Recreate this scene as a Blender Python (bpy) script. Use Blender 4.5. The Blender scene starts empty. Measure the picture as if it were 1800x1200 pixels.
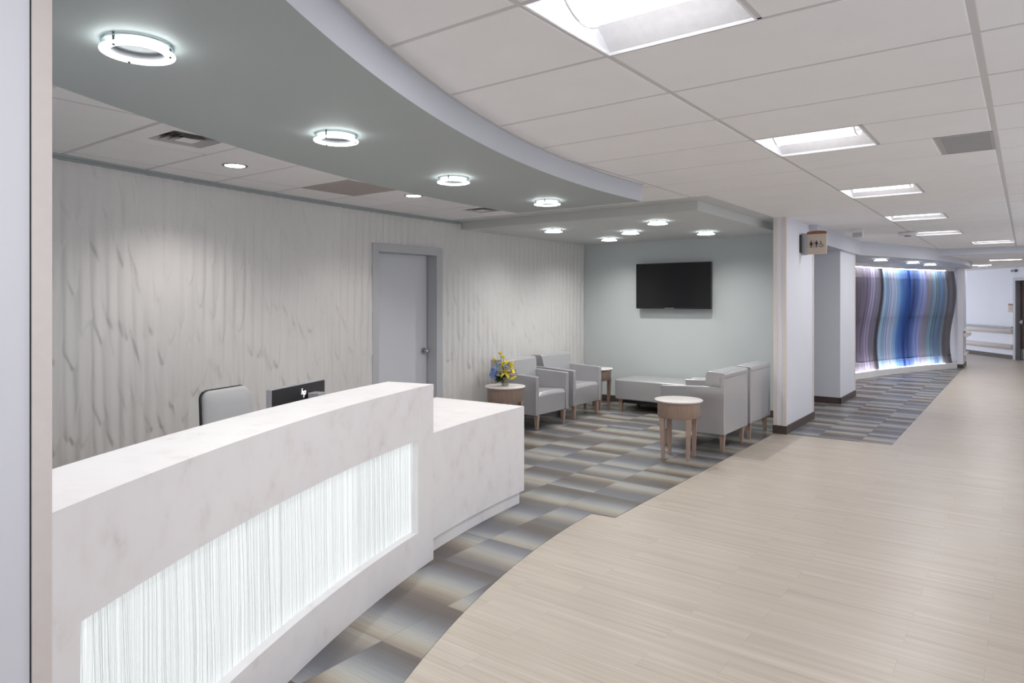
import bpy, bmesh, math, random
import numpy as np
from mathutils import Vector, Matrix
random.seed(7)
PI = math.pi
C = bpy.context.scene.collection

# ------------------------------------------------------------------ camera
H = 1.62                                  # eye height
YAW = math.atan2(904, 1195)
cam_d = bpy.data.cameras.new('camera')
cam_d.sensor_width = 36; cam_d.lens = 1195 / 1800 * 36
cam_d.shift_y = -73 / 1800
cam_d.clip_start = .02; cam_d.clip_end = 100
cam = bpy.data.objects.new('camera', cam_d); C.objects.link(cam)
cam.location = (0, 0, H); cam.rotation_euler = (PI / 2, 0, YAW)
bpy.context.scene.camera = cam
sc = bpy.context.scene
sc.view_settings.view_transform = 'Standard'; sc.view_settings.look = 'None'
sc.view_settings.gamma = 1; sc.view_settings.use_curve_mapping = False
sc.view_settings.exposure = 0.22
DAY = 2.1
w = bpy.data.worlds.new('world'); sc.world = w; w.use_nodes = True
w.node_tree.nodes['Background'].inputs[0].default_value = (.80, .87, 1, 1)
w.node_tree.nodes['Background'].inputs[1].default_value = DAY
try:
    sc.cycles.max_bounces = 10; sc.cycles.diffuse_bounces = 7; sc.cycles.glossy_bounces = 3
    sc.cycles.transparent_max_bounces = 12; sc.cycles.use_denoising = True
    sc.cycles.sample_clamp_indirect = 6; sc.cycles.caustics_reflective = False; sc.cycles.caustics_refractive = False
except Exception: pass

# light levels
L_TROFFER = 3.2
L_TROF_LAMP = 13.0
L_RING = 4.2
L_SPOT = 29.0
L_LOUNGE_SPOT = 46.0
L_DOWN = 38.0
L_DESK = .88
L_ART = 11.0

# ------------------------------------------------------------------ helpers
def new_mat(name):
    m = bpy.data.materials.new(name); m.use_nodes = True
    nt = m.node_tree; b = nt.nodes['Principled BSDF']
    return m, nt, b
def N(nt, t, **kw):
    n = nt.nodes.new(t)
    for k, v in kw.items():
        if k.startswith('i_'): n.inputs[int(k[2:])].default_value = v
        else: setattr(n, k, v)
    return n
def mth(nt, op, a, b=None, c=None):
    n = nt.nodes.new('ShaderNodeMath'); n.operation = op
    for i, x in enumerate((a, b, c)):
        if x is None: continue
        if isinstance(x, (int, float)): n.inputs[i].default_value = x
        else: nt.links.new(x, n.inputs[i])
    return n.outputs[0]
def ramp(nt, fac, stops, interp='LINEAR'):
    r = nt.nodes.new('ShaderNodeValToRGB'); r.color_ramp.interpolation = interp
    e = r.color_ramp.elements
    e[0].position, e[0].color = stops[0][0], (*stops[0][1], 1)
    e[1].position, e[1].color = stops[-1][0], (*stops[-1][1], 1)
    for p, c in stops[1:-1]:
        x = e.new(p); x.color = (*c, 1)
    nt.links.new(fac, r.inputs[0]); return r.outputs[0]
def mixc(nt, fac, a, b, mode='MIX'):
    n = nt.nodes.new('ShaderNodeMix'); n.data_type = 'RGBA'; n.blend_type = mode
    for i, x in ((0, fac), (6, a), (7, b)):
        if isinstance(x, (int, float)): n.inputs[i].default_value = x
        elif isinstance(x, tuple): n.inputs[i].default_value = (*x, 1) if len(x) == 3 else x
        else: nt.links.new(x, n.inputs[i])
    return n.outputs[2]
def coords(nt): return nt.nodes.new('ShaderNodeTexCoord').outputs['Object']
def mapped(nt, vec, scale=(1, 1, 1), loc=(0, 0, 0)):
    n = nt.nodes.new('ShaderNodeMapping'); n.inputs['Scale'].default_value = scale; n.inputs['Location'].default_value = loc
    nt.links.new(vec, n.inputs[0]); return n.outputs[0]
def noise(nt, vec, scale, detail=3, rough=.5):
    n = nt.nodes.new('ShaderNodeTexNoise'); n.inputs['Scale'].default_value = scale
    n.inputs['Detail'].default_value = detail; n.inputs['Roughness'].default_value = rough
    nt.links.new(vec, n.inputs[0]); return n.outputs[0]
def bump(nt, b, h, strength=.2, dist=.01):
    n = nt.nodes.new('ShaderNodeBump'); n.inputs['Strength'].default_value = strength; n.inputs['Distance'].default_value = dist
    nt.links.new(h, n.inputs['Height']); nt.links.new(n.outputs[0], b.inputs['Normal'])
def plain(name, col, rough=.5, metal=0, spec=.5, nz=0.03, nscale=30, bmp=0):
    m, nt, b = new_mat(name)
    b.inputs['Roughness'].default_value = rough; b.inputs['Metallic'].default_value = metal
    b.inputs['Specular IOR Level'].default_value = spec
    co = coords(nt); f = noise(nt, co, nscale)
    lo = tuple(max(0, c * (1 - nz)) for c in col); hi = tuple(min(1, c * (1 + nz)) for c in col)
    nt.links.new(ramp(nt, f, [(.3, lo), (.7, hi)]), b.inputs['Base Color'])
    if bmp: bump(nt, b, f, bmp, .002)
    return m
def emis(name, col, s):
    m, nt, b = new_mat(name)
    b.inputs['Base Color'].default_value = (.9, .9, .9, 1)
    b.inputs['Emission Color'].default_value = (*col, 1); b.inputs['Emission Strength'].default_value = s
    return m

def link(name, bm, mat, parent=None, smooth=False, kind=None, bevel=0, mats=None):
    bmesh.ops.recalc_face_normals(bm, faces=bm.faces[:])
    me = bpy.data.meshes.new(name); bm.to_mesh(me); bm.free()
    for m in (mats or [mat]): me.materials.append(m)
    o = bpy.data.objects.new(name, me); C.objects.link(o)
    if parent: o.parent = parent
    if smooth:
        for p in me.polygons: p.use_smooth = True
    if kind: o['kind'] = kind
    if bevel:
        md = o.modifiers.new('bevel', 'BEVEL'); md.width = bevel; md.segments = 3; md.limit_method = 'ANGLE'; md.angle_limit = .6
        md.harden_normals = False
        for p in me.polygons: p.use_smooth = True
        try:
            wn = o.modifiers.new('wn', 'WEIGHTED_NORMAL'); wn.keep_sharp = True
        except Exception: pass
    return o
def box(bm, x0, x1, y0, y1, z0, z1, mi=0, M=None):
    v = [bm.verts.new((x, y, z)) for z in (z0, z1) for y in (y0, y1) for x in (x0, x1)]
    if M is not None:
        for q in v: q.co = M @ q.co
    for f in ((0, 2, 3, 1), (4, 5, 7, 6), (0, 1, 5, 4), (2, 6, 7, 3), (0, 4, 6, 2), (1, 3, 7, 5)):
        fc = bm.faces.new([v[i] for i in f]); fc.material_index = mi
    return v
def cyl(bm, cx, cy, z0, z1, r0, r1=None, n=32, mi=0, cap=True):
    r1 = r0 if r1 is None else r1
    a = [bm.verts.new((cx + r0 * math.cos(2 * PI * i / n), cy + r0 * math.sin(2 * PI * i / n), z0)) for i in range(n)]
    b = [bm.verts.new((cx + r1 * math.cos(2 * PI * i / n), cy + r1 * math.sin(2 * PI * i / n), z1)) for i in range(n)]
    for i in range(n):
        f = bm.faces.new((a[i], a[(i + 1) % n], b[(i + 1) % n], b[i])); f.material_index = mi; f.smooth = True
    if cap:
        for l in (a[::-1], b):
            f = bm.faces.new(l); f.material_index = mi
def lathe(bm, prof, cx=0, cy=0, n=40, mi=0, closed=False):
    rings = [[bm.verts.new((cx + r * math.cos(2 * PI * i / n), cy + r * math.sin(2 * PI * i / n), z)) for i in range(n)] for r, z in prof]
    k = len(rings)
    for j in range(k if closed else k - 1):
        a, b = rings[j], rings[(j + 1) % k]
        for i in range(n):
            f = bm.faces.new((a[i], a[(i + 1) % n], b[(i + 1) % n], b[i])); f.material_index = mi; f.smooth = True
def tube(bm, pts, r, n=8, r2=None, mi=0):
    pts = [Vector(p) for p in pts]; rings = []
    for i, p in enumerate(pts):
        d = (pts[min(i + 1, len(pts) - 1)] - pts[max(i - 1, 0)]).normalized()
        u = d.orthogonal().normalized() if i == 0 else (rings_u - rings_u.dot(d) * d).normalized()
        rings_u = u; v = d.cross(u)
        rr = r if r2 is None else r + (r2 - r) * i / (len(pts) - 1)
        rings.append([bm.verts.new(p + rr * (math.cos(2 * PI * k / n) * u + math.sin(2 * PI * k / n) * v)) for k in range(n)])
    for a, b in zip(rings, rings[1:]):
        for k in range(n):
            f = bm.faces.new((a[k], a[(k + 1) % n], b[(k + 1) % n], b[k])); f.smooth = True; f.material_index = mi
    bm.faces.new(rings[0][::-1]).material_index = mi; bm.faces.new(rings[-1]).material_index = mi
def prism(bm, poly, z0, z1, mi=0, side=None):
    a = [bm.verts.new((x, y, z0)) for x, y in poly]; b = [bm.verts.new((x, y, z1)) for x, y in poly]
    n = len(poly)
    for i in range(n):
        f = bm.faces.new((a[i], a[(i + 1) % n], b[(i + 1) % n], b[i])); f.material_index = mi if side is None else side
    for l in (a[::-1], b):
        f = bm.faces.new(l); f.material_index = mi
def sphere(bm, c, r, sx=1, sy=1, sz=1, u=16, v=10, mi=0, M=None):
    mat = Matrix.Translation(c) @ (M if M is not None else Matrix()) @ Matrix.Diagonal((r * sx, r * sy, r * sz, 1))
    res = bmesh.ops.create_uvsphere(bm, u_segments=u, v_segments=v, radius=1, matrix=mat)
    for q in res['verts']:
        for f in q.link_faces: f.smooth = True; f.material_index = mi
def BM(): return bmesh.new()
def thing(name, label, cat, loc=(0, 0, 0), rz=0, group=None):
    o = bpy.data.objects.new(name, None); C.objects.link(o); o.location = loc; o.rotation_euler = (0, 0, rz)
    o.empty_display_size = .1
    o['label'] = label; o['category'] = cat
    if group: o['group'] = group
    return o
def tag(o, label, cat, group=None):
    o['label'] = label; o['category'] = cat
    if group: o['group'] = group
    return o
def dup(root, loc, rz, label, group=None):
    r = root.copy(); C.objects.link(r); r.location = loc; r.rotation_euler = (0, 0, rz); r['label'] = label
    if group: r['group'] = group
    for ch in list(root.children):
        c = ch.copy(); C.objects.link(c); c.parent = r
        for g in list(ch.children):
            d = g.copy(); C.objects.link(d); d.parent = c
    return r
def light(name, kind, loc, energy, col=(1, 1, 1), parent=None, rot=(0, 0, 0), **kw):
    ld = bpy.data.lights.new(name, kind); ld.energy = energy; ld.color = col
    for k, v in kw.items(): setattr(ld, k, v)
    o = bpy.data.objects.new(name, ld); C.objects.link(o); o.location = loc; o.rotation_euler = rot
    if parent: o.parent = parent
    return o

# ------------------------------------------------------------------ materials
M_wall_blue = plain('paint_pale_blue', (.76, .77, .83), .55, nz=.01, nscale=3)
M_wall_tv = plain('paint_grey_green', (.56, .60, .60), .6, nz=.01, nscale=3)
M_soffit = plain('paint_soffit_grey', (.375, .41, .405), .6, nz=.01, nscale=3)
M_soffit_face = plain('paint_soffit_fascia', (.60, .62, .68), .6, nz=.01, nscale=3)
M_lsoffit = plain('paint_lounge_soffit', (.60, .61, .60), .6, nz=.01, nscale=3)
M_cream = plain('cream_vinyl', (.75, .69, .66), .4, nz=.02)
M_base = plain('brown_rubber', (.075, .052, .045), .5, nz=.08)
M_wall_right = plain('paint_warm_white', (.80, .79, .80), .6, nz=.01, nscale=3)
M_tile = plain('ceiling_tile', (.88, .865, .865), .9, spec=.1, nz=.012, nscale=4)
M_tile2 = plain('ceiling_tile_grey', (.55, .53, .52), .9, spec=.1, nz=.012, nscale=4)
M_tbar = plain('ceiling_grid_metal', (.62, .60, .595), .6, nz=.01)
M_door = plain('door_grey_lavender', (.66, .67, .71), .45, nz=.01, nscale=2)
M_frame = plain('door_frame_grey', (.50, .51, .53), .45, nz=.01, nscale=2)
M_gap = plain('dark_gap', (.03, .03, .035), .8)
M_metal = plain('brushed_nickel', (.55, .55, .56), .28, metal=1)
M_metal_d = plain('dark_metal', (.16, .17, .18), .35, metal=.9)
M_white = plain('white_plastic', (.82, .82, .83), .4, nz=.01)
M_black = plain('black_plastic', (.012, .012, .014), .35)
M_screen = plain('black_glass_screen', (.006, .006, .007), .16, nz=.1, nscale=2)
M_silver = plain('silver_plastic', (.42, .42, .44), .35, metal=.3)
M_lamp_white = plain('lamp_reflector_white', (.82, .82, .84), .45)
M_trof = emis('troffer_diffuser', (1, .985, 1), L_TROFFER)
M_ring = emis('ring_glass_lit', (.93, 1, 1), L_RING)
M_down = emis('downlight_lamp', (1, .97, .93), 14)
M_led = emis('led_strip', (.97, .97, 1), L_ART)

def glass(name, tint, fac=.25, rough=.05):
    m, nt, b = new_mat(name)
    b.inputs['Base Color'].default_value = (*tint, 1); b.inputs['Roughness'].default_value = rough
    tr = N(nt, 'ShaderNodeBsdfTransparent'); tr.inputs[0].default_value = (*[min(1, t * .3 + .7) for t in tint], 1)
    mx = N(nt, 'ShaderNodeMixShader'); mx.inputs[0].default_value = fac
    nt.links.new(tr.outputs[0], mx.inputs[1]); nt.links.new(b.outputs[0], mx.inputs[2])
    nt.links.new(mx.outputs[0], nt.nodes['Material Output'].inputs[0]); return m
M_glass = glass('clear_glass', (.22, .27, .28), .45)

def mat_floor_wood():
    m, nt, b = new_mat('wood_plank_vinyl'); co = coords(nt)
    s = N(nt, 'ShaderNodeSeparateXYZ'); nt.links.new(co, s.inputs[0]); X, Y = s.outputs[0], s.outputs[1]
    r = mth(nt, 'DIVIDE', mth(nt, 'SUBTRACT', Y, 3.99), .16)
    row = mth(nt, 'FLOOR', r); par = mth(nt, 'FLOORED_MODULO', row, 2)
    xs = mth(nt, 'DIVIDE', mth(nt, 'ADD', mth(nt, 'SUBTRACT', X, mth(nt, 'MULTIPLY', par, .318)), .465), .92)
    col = mth(nt, 'FLOOR', xs)
    cv = N(nt, 'ShaderNodeCombineXYZ'); nt.links.new(row, cv.inputs[0]); nt.links.new(col, cv.inputs[1])
    wn = N(nt, 'ShaderNodeTexWhiteNoise'); nt.links.new(cv.outputs[0], wn.inputs[0])
    off = N(nt, 'ShaderNodeVectorMath', operation='SCALE'); nt.links.new(wn.outputs['Color'], off.inputs[0]); off.inputs['Scale'].default_value = 30
    ad = N(nt, 'ShaderNodeVectorMath', operation='ADD'); nt.links.new(co, ad.inputs[0]); nt.links.new(off.outputs[0], ad.inputs[1])
    f1 = noise(nt, mapped(nt, ad.outputs[0], (.7, 26, 1)), 1.0, 4, .55)
    f2 = noise(nt, mapped(nt, ad.outputs[0], (1.2, 95, 1)), 1.0, 2, .6)
    f = mth(nt, 'ADD', mth(nt, 'MULTIPLY', f1, .6), mth(nt, 'MULTIPLY', f2, .4))
    c = ramp(nt, f, [(.30, (.40, .34, .28)), (.46, (.475, .415, .345)), (.56, (.51, .45, .385)), (.74, (.60, .54, .465))])
    tint = mth(nt, 'ADD', mth(nt, 'MULTIPLY', wn.outputs['Value'], .05), .975)
    tc = N(nt, 'ShaderNodeCombineXYZ')
    for i in range(3): nt.links.new(tint, tc.inputs[i])
    c = mixc(nt, 1.0, c, tc.outputs[0], 'MULTIPLY')
    fx = mth(nt, 'FRACT', xs); fy = mth(nt, 'FRACT', r)
    e = mth(nt, 'LESS_THAN', fx, .004)
    e2 = mth(nt, 'MULTIPLY', mth(nt, 'LESS_THAN', fy, .018), .25)
    c = mixc(nt, mth(nt, 'MAXIMUM', mth(nt, 'MULTIPLY', e, .2), mth(nt, 'MULTIPLY', e2, .5)), c, (.22, .17, .15))
    nt.links.new(c, b.inputs['Base Color'])
    n = noise(nt, co, 6, 3)
    nt.links.new(mth(nt, 'ADD', mth(nt, 'MULTIPLY', n, .15), .27), b.inputs['Roughness'])
    bump(nt, b, mth(nt, 'ADD', f2, mth(nt, 'MULTIPLY', noise(nt, co, 220, 2), .6)), .12, .002)
    return m
def mat_floor_tile():
    m, nt, b = new_mat('gradient_floor_tile'); co = coords(nt)
    s = N(nt, 'ShaderNodeSeparateXYZ'); nt.links.new(co, s.inputs[0]); X, Y = s.outputs[0], s.outputs[1]
    T = .4605
    xs = mth(nt, 'DIVIDE', mth(nt, 'ADD', X, 2.44), T); ys = mth(nt, 'DIVIDE', mth(nt, 'SUBTRACT', Y, 4.50), T)
    cx = mth(nt, 'FLOOR', xs); cy = mth(nt, 'FLOOR', ys); fx = mth(nt, 'FRACT', xs); fy = mth(nt, 'FRACT', ys)
    cv = N(nt, 'ShaderNodeCombineXYZ'); nt.links.new(cx, cv.inputs[0]); nt.links.new(cy, cv.inputs[1])
    wn = N(nt, 'ShaderNodeTexWhiteNoise'); nt.links.new(cv.outputs[0], wn.inputs[0])
    wn2 = N(nt, 'ShaderNodeTexWhiteNoise'); ad = N(nt, 'ShaderNodeVectorMath', operation='ADD'); ad.inputs[1].default_value = (31.7, 5.2, 0)
    nt.links.new(cv.outputs[0], ad.inputs[0]); nt.links.new(ad.outputs[0], wn2.inputs[0])
    wob = mth(nt, 'MULTIPLY', mth(nt, 'SUBTRACT', noise(nt, mapped(nt, co, (1.2, 1.2, 1)), 1, 1), .5), .16)
    t = mth(nt, 'FRACT', mth(nt, 'ADD', mth(nt, 'ADD', mth(nt, 'MULTIPLY', fy, .85), wob), mth(nt, 'MULTIPLY', wn.outputs['Value'], 1.0)))
    ca = ramp(nt, t, [(0, (.105, .088, .078)), (.2, (.125, .105, .09)), (.34, (.24, .20, .155)), (.45, (.34, .31, .25)), (.56, (.35, .345, .32)), (.68, (.25, .26, .265)), (.84, (.14, .14, .15)), (1, (.105, .088, .078))])
    cb = ramp(nt, t, [(0, (.125, .125, .135)), (.2, (.135, .125, .12)), (.36, (.25, .225, .19)), (.48, (.345, .33, .285)), (.60, (.31, .315, .315)), (.74, (.205, .212, .235)), (.88, (.14, .145, .165)), (1, (.125, .125, .135))])
    c = mixc(nt, mth(nt, 'GREATER_THAN', wn2.outputs['Value'], .55), ca, cb)
    st = noise(nt, mapped(nt, co, (2.5, 120, 1)), 1, 3, .6)
    c = mixc(nt, 1.0, c, ramp(nt, st, [(.3, (.88, .88, .88)), (.7, (1.12, 1.12, 1.12))]), 'MULTIPLY')
    ed = mth(nt, 'MAXIMUM', mth(nt, 'LESS_THAN', fx, .008), mth(nt, 'LESS_THAN', fy, .008))
    c = mixc(nt, mth(nt, 'MULTIPLY', ed, .35), c, (.06, .055, .055))
    nt.links.new(c, b.inputs['Base Color']); b.inputs['Roughness'].default_value = .36
    bump(nt, b, st, .15, .002)
    return m
def mat_stone():
    m, nt, b = new_mat('solid_surface_stone'); co = coords(nt)
    f = noise(nt, mapped(nt, co, (1, 1, .8)), 8.5, 4, .6)
    g = noise(nt, mapped(nt, co, (1, 1, 1), (4, 7, 2)), 2.2, 3, .5)
    c = ramp(nt, f, [(.25, (.90, .885, .89)), (.5, (.885, .86, .87)), (.60, (.865, .835, .84)), (.70, (.80, .765, .76)), (.8, (.66, .62, .60))])
    c = mixc(nt, ramp(nt, g, [(.35, (0, 0, 0)), (.75, (.5, .5, .5))]), c, (.92, .915, .92))
    nt.links.new(c, b.inputs['Base Color']); b.inputs['Roughness'].default_value = .38
    return m
def mat_glowpanel():
    # backlit resin sheet with random near-vertical strands moulded into it
    m, nt, b = new_mat('backlit_resin_strands')
    uv = nt.nodes.new('ShaderNodeTexCoord').outputs['UV']
    s = N(nt, 'ShaderNodeSeparateXYZ'); nt.links.new(uv, s.inputs[0]); U, V = s.outputs[0], s.outputs[1]
    acc = None
    for k, (sc_, tilt, wgt) in enumerate(((120, .03, 1), (85, -.035, .9), (150, .012, .8))):
        wv = noise(nt, mapped(nt, uv, (5, 1.4, 1), (k * 9.1, 0, 0)), 1, 1)
        x = mth(nt, 'ADD', mth(nt, 'ADD', U, mth(nt, 'MULTIPLY', V, tilt)), mth(nt, 'MULTIPLY', mth(nt, 'SUBTRACT', wv, .5), .035))
        cv = N(nt, 'ShaderNodeCombineXYZ'); nt.links.new(mth(nt, 'MULTIPLY', x, sc_), cv.inputs[0]); cv.inputs[1].default_value = k * 13.7
        vo = N(nt, 'ShaderNodeTexVoronoi'); vo.voronoi_dimensions = '2D'; vo.inputs['Scale'].default_value = 1; vo.inputs['Randomness'].default_value = .55
        nt.links.new(cv.outputs[0], vo.inputs[0])
        l = mth(nt, 'SUBTRACT', 1, mth(nt, 'MINIMUM', 1, mth(nt, 'MULTIPLY', vo.outputs['Distance'], 2.6)))
        l = mth(nt, 'MULTIPLY', l, wgt)
        acc = l if acc is None else mth(nt, 'MAXIMUM', acc, l)
    c = ramp(nt, acc, [(0, (.88, .92, .92)), (.5, (.74, .79, .80)), (1, (.27, .32, .33))])
    nt.links.new(c, b.inputs['Base Color']); nt.links.new(c, b.inputs['Emission Color'])
    b.inputs['Emission Strength'].default_value = L_DESK * .45; b.inputs['Roughness'].default_value = .3
    bump(nt, b, acc, .6, .004)
    return m
def mat_relief():
    m, nt, b = new_mat('carved_plaster_wall'); co = coords(nt)
    f = noise(nt, co, 1.2, 2)
    nt.links.new(ramp(nt, f, [(.3, (.69, .67, .655)), (.7, (.73, .715, .70))]), b.inputs['Base Color'])
    b.inputs['Roughness'].default_value = .55; return m
def mat_leather():
    m, nt, b = new_mat('pearl_grey_vinyl'); co = coords(nt)
    f = noise(nt, co, 260, 2)
    nt.links.new(ramp(nt, f, [(.3, (.49, .485, .50)), (.7, (.52, .515, .53))]), b.inputs['Base Color'])
    b.inputs['Roughness'].default_value = .29; b.inputs['Metallic'].default_value = .4
    b.inputs['Coat Weight'].default_value = .15
    bump(nt, b, noise(nt, co, 9, 2), .12, .01); return m
def mat_wood(name, a, c_):
    m, nt, b = new_mat(name); co = coords(nt)
    f = noise(nt, mapped(nt, co, (18, 18, 1.6)), 3, 4)
    nt.links.new(ramp(nt, f, [(.3, a), (.7, c_)]), b.inputs['Base Color']); b.inputs['Roughness'].default_value = .45
    return m
M_wood = mat_floor_wood(); M_ftile = mat_floor_tile(); M_stone = mat_stone(); M_glow = mat_glowpanel()
M_relief = mat_relief(); M_leather = mat_leather()
M_maple = mat_wood('bleached_maple', (.36, .25, .20), (.42, .31, .25))
M_dark_door = mat_wood('dark_walnut', (.05, .032, .026), (.08, .05, .04))
M_laminate = plain('speckled_white_laminate', (.72, .68, .66), .4, nz=.08, nscale=60)
def art_mat():
    m, nt, b = new_mat('banded_art_glass')
    uv = nt.nodes.new('ShaderNodeTexCoord').outputs['UV']
    s = N(nt, 'ShaderNodeSeparateXYZ'); nt.links.new(uv, s.inputs[0])
    jit = noise(nt, mapped(nt, uv, (60, .15, 1)), 1, 2)
    vis = mth(nt, 'DIVIDE', mth(nt, 'SUBTRACT', s.outputs[0], .385), .615)
    vis = mth(nt, 'POWER', mth(nt, 'MAXIMUM', vis, 0), 1.16)
    u = mth(nt, 'ADD', vis, mth(nt, 'MULTIPLY', mth(nt, 'SUBTRACT', jit, .5), .045))
    st = [(0, (.17, .14, .17)), (.05, (.22, .18, .24)), (.12, (.50, .44, .62)), (.18, (.24, .20, .25)), (.225, (.17, .145, .17)), (.245, (.42, .62, .78)),
          (.29, (.34, .52, .70)), (.32, (.55, .50, .66)), (.36, (.74, .82, .92)), (.39, (.45, .66, .88)), (.43, (.12, .34, .72)), (.48, (.10, .22, .60)), (.52, (.06, .20, .58)),
          (.57, (.015, .07, .30)), (.60, (.16, .30, .70)), (.65, (.45, .52, .88)), (.675, (.60, .54, .64)), (.72, (.42, .40, .48)), (.755, (.34, .62, .76)), (.79, (.28, .32, .40)),
          (.82, (.30, .50, .75)), (.86, (.24, .26, .33)), (.89, (.38, .54, .72)), (.92, (.20, .18, .20)), (1, (.13, .11, .115))]
    c = ramp(nt, u, st)
    fine = noise(nt, mapped(nt, uv, (110, .1, 1), (3, 0, 0)), 1, 2)
    c = mixc(nt, 1.0, c, ramp(nt, fine, [(.38, (.70, .70, .70)), (.62, (1.25, 1.25, 1.25))]), 'MULTIPLY')
    nt.links.new(c, b.inputs['Base Color']); b.inputs['Roughness'].default_value = .18
    tl = N(nt, 'ShaderNodeBsdfTranslucent'); nt.links.new(c, tl.inputs[0])
    tr = N(nt, 'ShaderNodeBsdfTransparent'); nt.links.new(mixc(nt, .25, c, (1, 1, 1)), tr.inputs[0])
    m1 = N(nt, 'ShaderNodeMixShader'); m1.inputs[0].default_value = .55
    nt.links.new(b.outputs[0], m1.inputs[1]); nt.links.new(tl.outputs[0], m1.inputs[2])
    m2 = N(nt, 'ShaderNodeMixShader'); m2.inputs[0].default_value = .5
    nt.links.new(m1.outputs[0], m2.inputs[1]); nt.links.new(tr.outputs[0], m2.inputs[2])
    nt.links.new(m2.outputs[0], nt.nodes['Material Output'].inputs[0]); return m
M_art = art_mat()

# ------------------------------------------------------------------ plan of the place
CEIL = 2.62; LOWC = 2.50
SOF_B = H + .853; LSOF_B = 2.52; FSOF_B = H + .765
def wall_x(y): return -5.80 + .0222 * max(0.0, 6.5 - y) ** 2
def arc_x(c, R, y): return c[0] - math.sqrt(R * R - (y - c[1]) ** 2)
C_FLOOR, R_FLOOR = (4.736, 4.769), 7.371
C_SO, R_SO = (5.286, 4.979), 7.948
C_SI, R_SI = (5.056, 5.029), 9.056
C_DESK, R_DESK = (4.8, 4.935), 7.966
def frange(a, b, n): return [a + (b - a) * i / (n - 1) for i in range(n)]

# ------------------------------------------------------------------ floor
bm = BM()
prism(bm, [(-1.74, -3.1), (1.45, -3.1), (1.45, 30), (-6.2, 30), (-6.2, 0.3), (-1.74, 0.3)], -.1, 0)
link('floor', bm, M_wood, kind='structure')
bm = BM()
arc = [(arc_x(C_FLOOR, R_FLOOR, y), y) for y in frange(.60, 4.475, 30)]
poly = [(-5.8, .60)] + arc + [(-2.44, 4.497), (-2.44, 8.55), (-2.44, 9.62), (-5.8, 9.62)]
prism(bm, poly, 0.0005, .003)
link('floor', bm, M_ftile, kind='structure')
bm = BM()
prism(bm, [(-2.315, 8.56), (-1.196, 8.60), (-1.196, 19.2), (-3.4, 19.2), (-5.0, 9.8), (-2.315, 9.8)], 0.0005, .003)
link('floor', bm, M_ftile, kind='structure')

# ------------------------------------------------------------------ suspended ceiling
XL = [-5.95, -5.175, -3.845, -3.2, -2.615, -1.372, -.152, 1.068, 1.45]
PY = .614; Y0 = 1.858
def yk(k): return Y0 + PY * k
TROF = [(-1.372, -.762, k) for k in (-4, 0, 4, 8, 12, 16)] + [(-.762, -.152, 20)]
DOWN = [(-4.70, 2.793), (-4.694, 4.637)]
GRILLE = [(-5.175, -4.515, 3), (-.455, -.152, 5)]
DIFF = [(-4.515, -3.845, 0), (-5.175, -4.515, 6)]
def tile(bm, x0, x1, y0, y1, mi=0):
    g = .0115; e = .006
    a = [bm.verts.new((x, y, CEIL + .0036)) for x, y in ((x0 + g, y0 + g), (x1 - g, y0 + g), (x1 - g, y1 - g), (x0 + g, y1 - g))]
    b = [bm.verts.new((x, y, CEIL)) for x, y in ((x0 + g + e, y0 + g + e), (x1 - g - e, y0 + g + e), (x1 - g - e, y1 - g - e), (x0 + g + e, y1 - g - e))]
    for i in range(4): bm.faces.new((a[i], a[(i + 1) % 4], b[(i + 1) % 4], b[i])).material_index = mi
    bm.faces.new(b).material_index = mi
bm = BM()
KMAX = 22
def strip(x0, x1, y0, y1):
    v = [bm.verts.new((x, y, CEIL + .0035)) for x, y in ((x0, y0), (x1, y0), (x1, y1), (x0, y1))]
    bm.faces.new(v).material_index = 2
for k in range(-8, KMAX + 1):
    y0, y1 = yk(k), min(yk(k + 1), 15.76)
    if y0 > 15.7: continue
    for x0, x1 in zip(XL, XL[1:]):
        cuts = [x0, x1]; skip = []
        for t in TROF + GRILLE + DIFF:
            if t[2] == k and t[0] >= x0 - .01 and t[1] <= x1 + .01:
                cuts += [t[0], t[1]]; skip.append((t[0], t[1], t in TROF))
        cuts = sorted(set(round(c, 4) for c in cuts))
        for a, b_ in zip(cuts, cuts[1:]):
            if b_ - a < .03: continue
            if any(abs(a - s[0]) < .01 and abs(b_ - s[1]) < .01 for s in skip): continue
            tile(bm, a, b_, y0, y1)
        for c in cuts[1:-1]: strip(c - .012, c + .012, y0, y1)
def strip2(x0, x1, y0, y1):
    v = [bm.verts.new((x, y, CEIL + .0029)) for x, y in ((x0, y0), (x1, y0), (x1, y1), (x0, y1))]
    bm.faces.new(v).material_index = 2
for x in XL: strip2(x - .0125, x + .0125, yk(-8), 15.76)
for k in range(-8, KMAX + 2):
    if yk(k) > 15.7: continue
    strip(XL[0], XL[-1], yk(k) - .012, yk(k) + .012)
link('ceiling', bm, None, kind='structure', mats=[M_tile, M_tile2, M_tbar])
bm = BM(); box(bm, -6.2, 1.45, -3.1, 15.76, CEIL + .16, CEIL + .2)
link('ceiling', bm, M_tile2, kind='structure')
# lower ceiling past the bulkhead
bm = BM(); prism(bm, [(-6.2, 15.75), (1.45, 15.75), (1.45, 30), (-6.2, 30)], LOWC, LOWC + .1)
link('ceiling', bm, M_tile, kind='structure')
bm = BM(); box(bm, -1.45, 1.45, 15.69, 15.82, H + .865, CEIL)
link('trim_1', bm, M_soffit_face, kind='structure')

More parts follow.
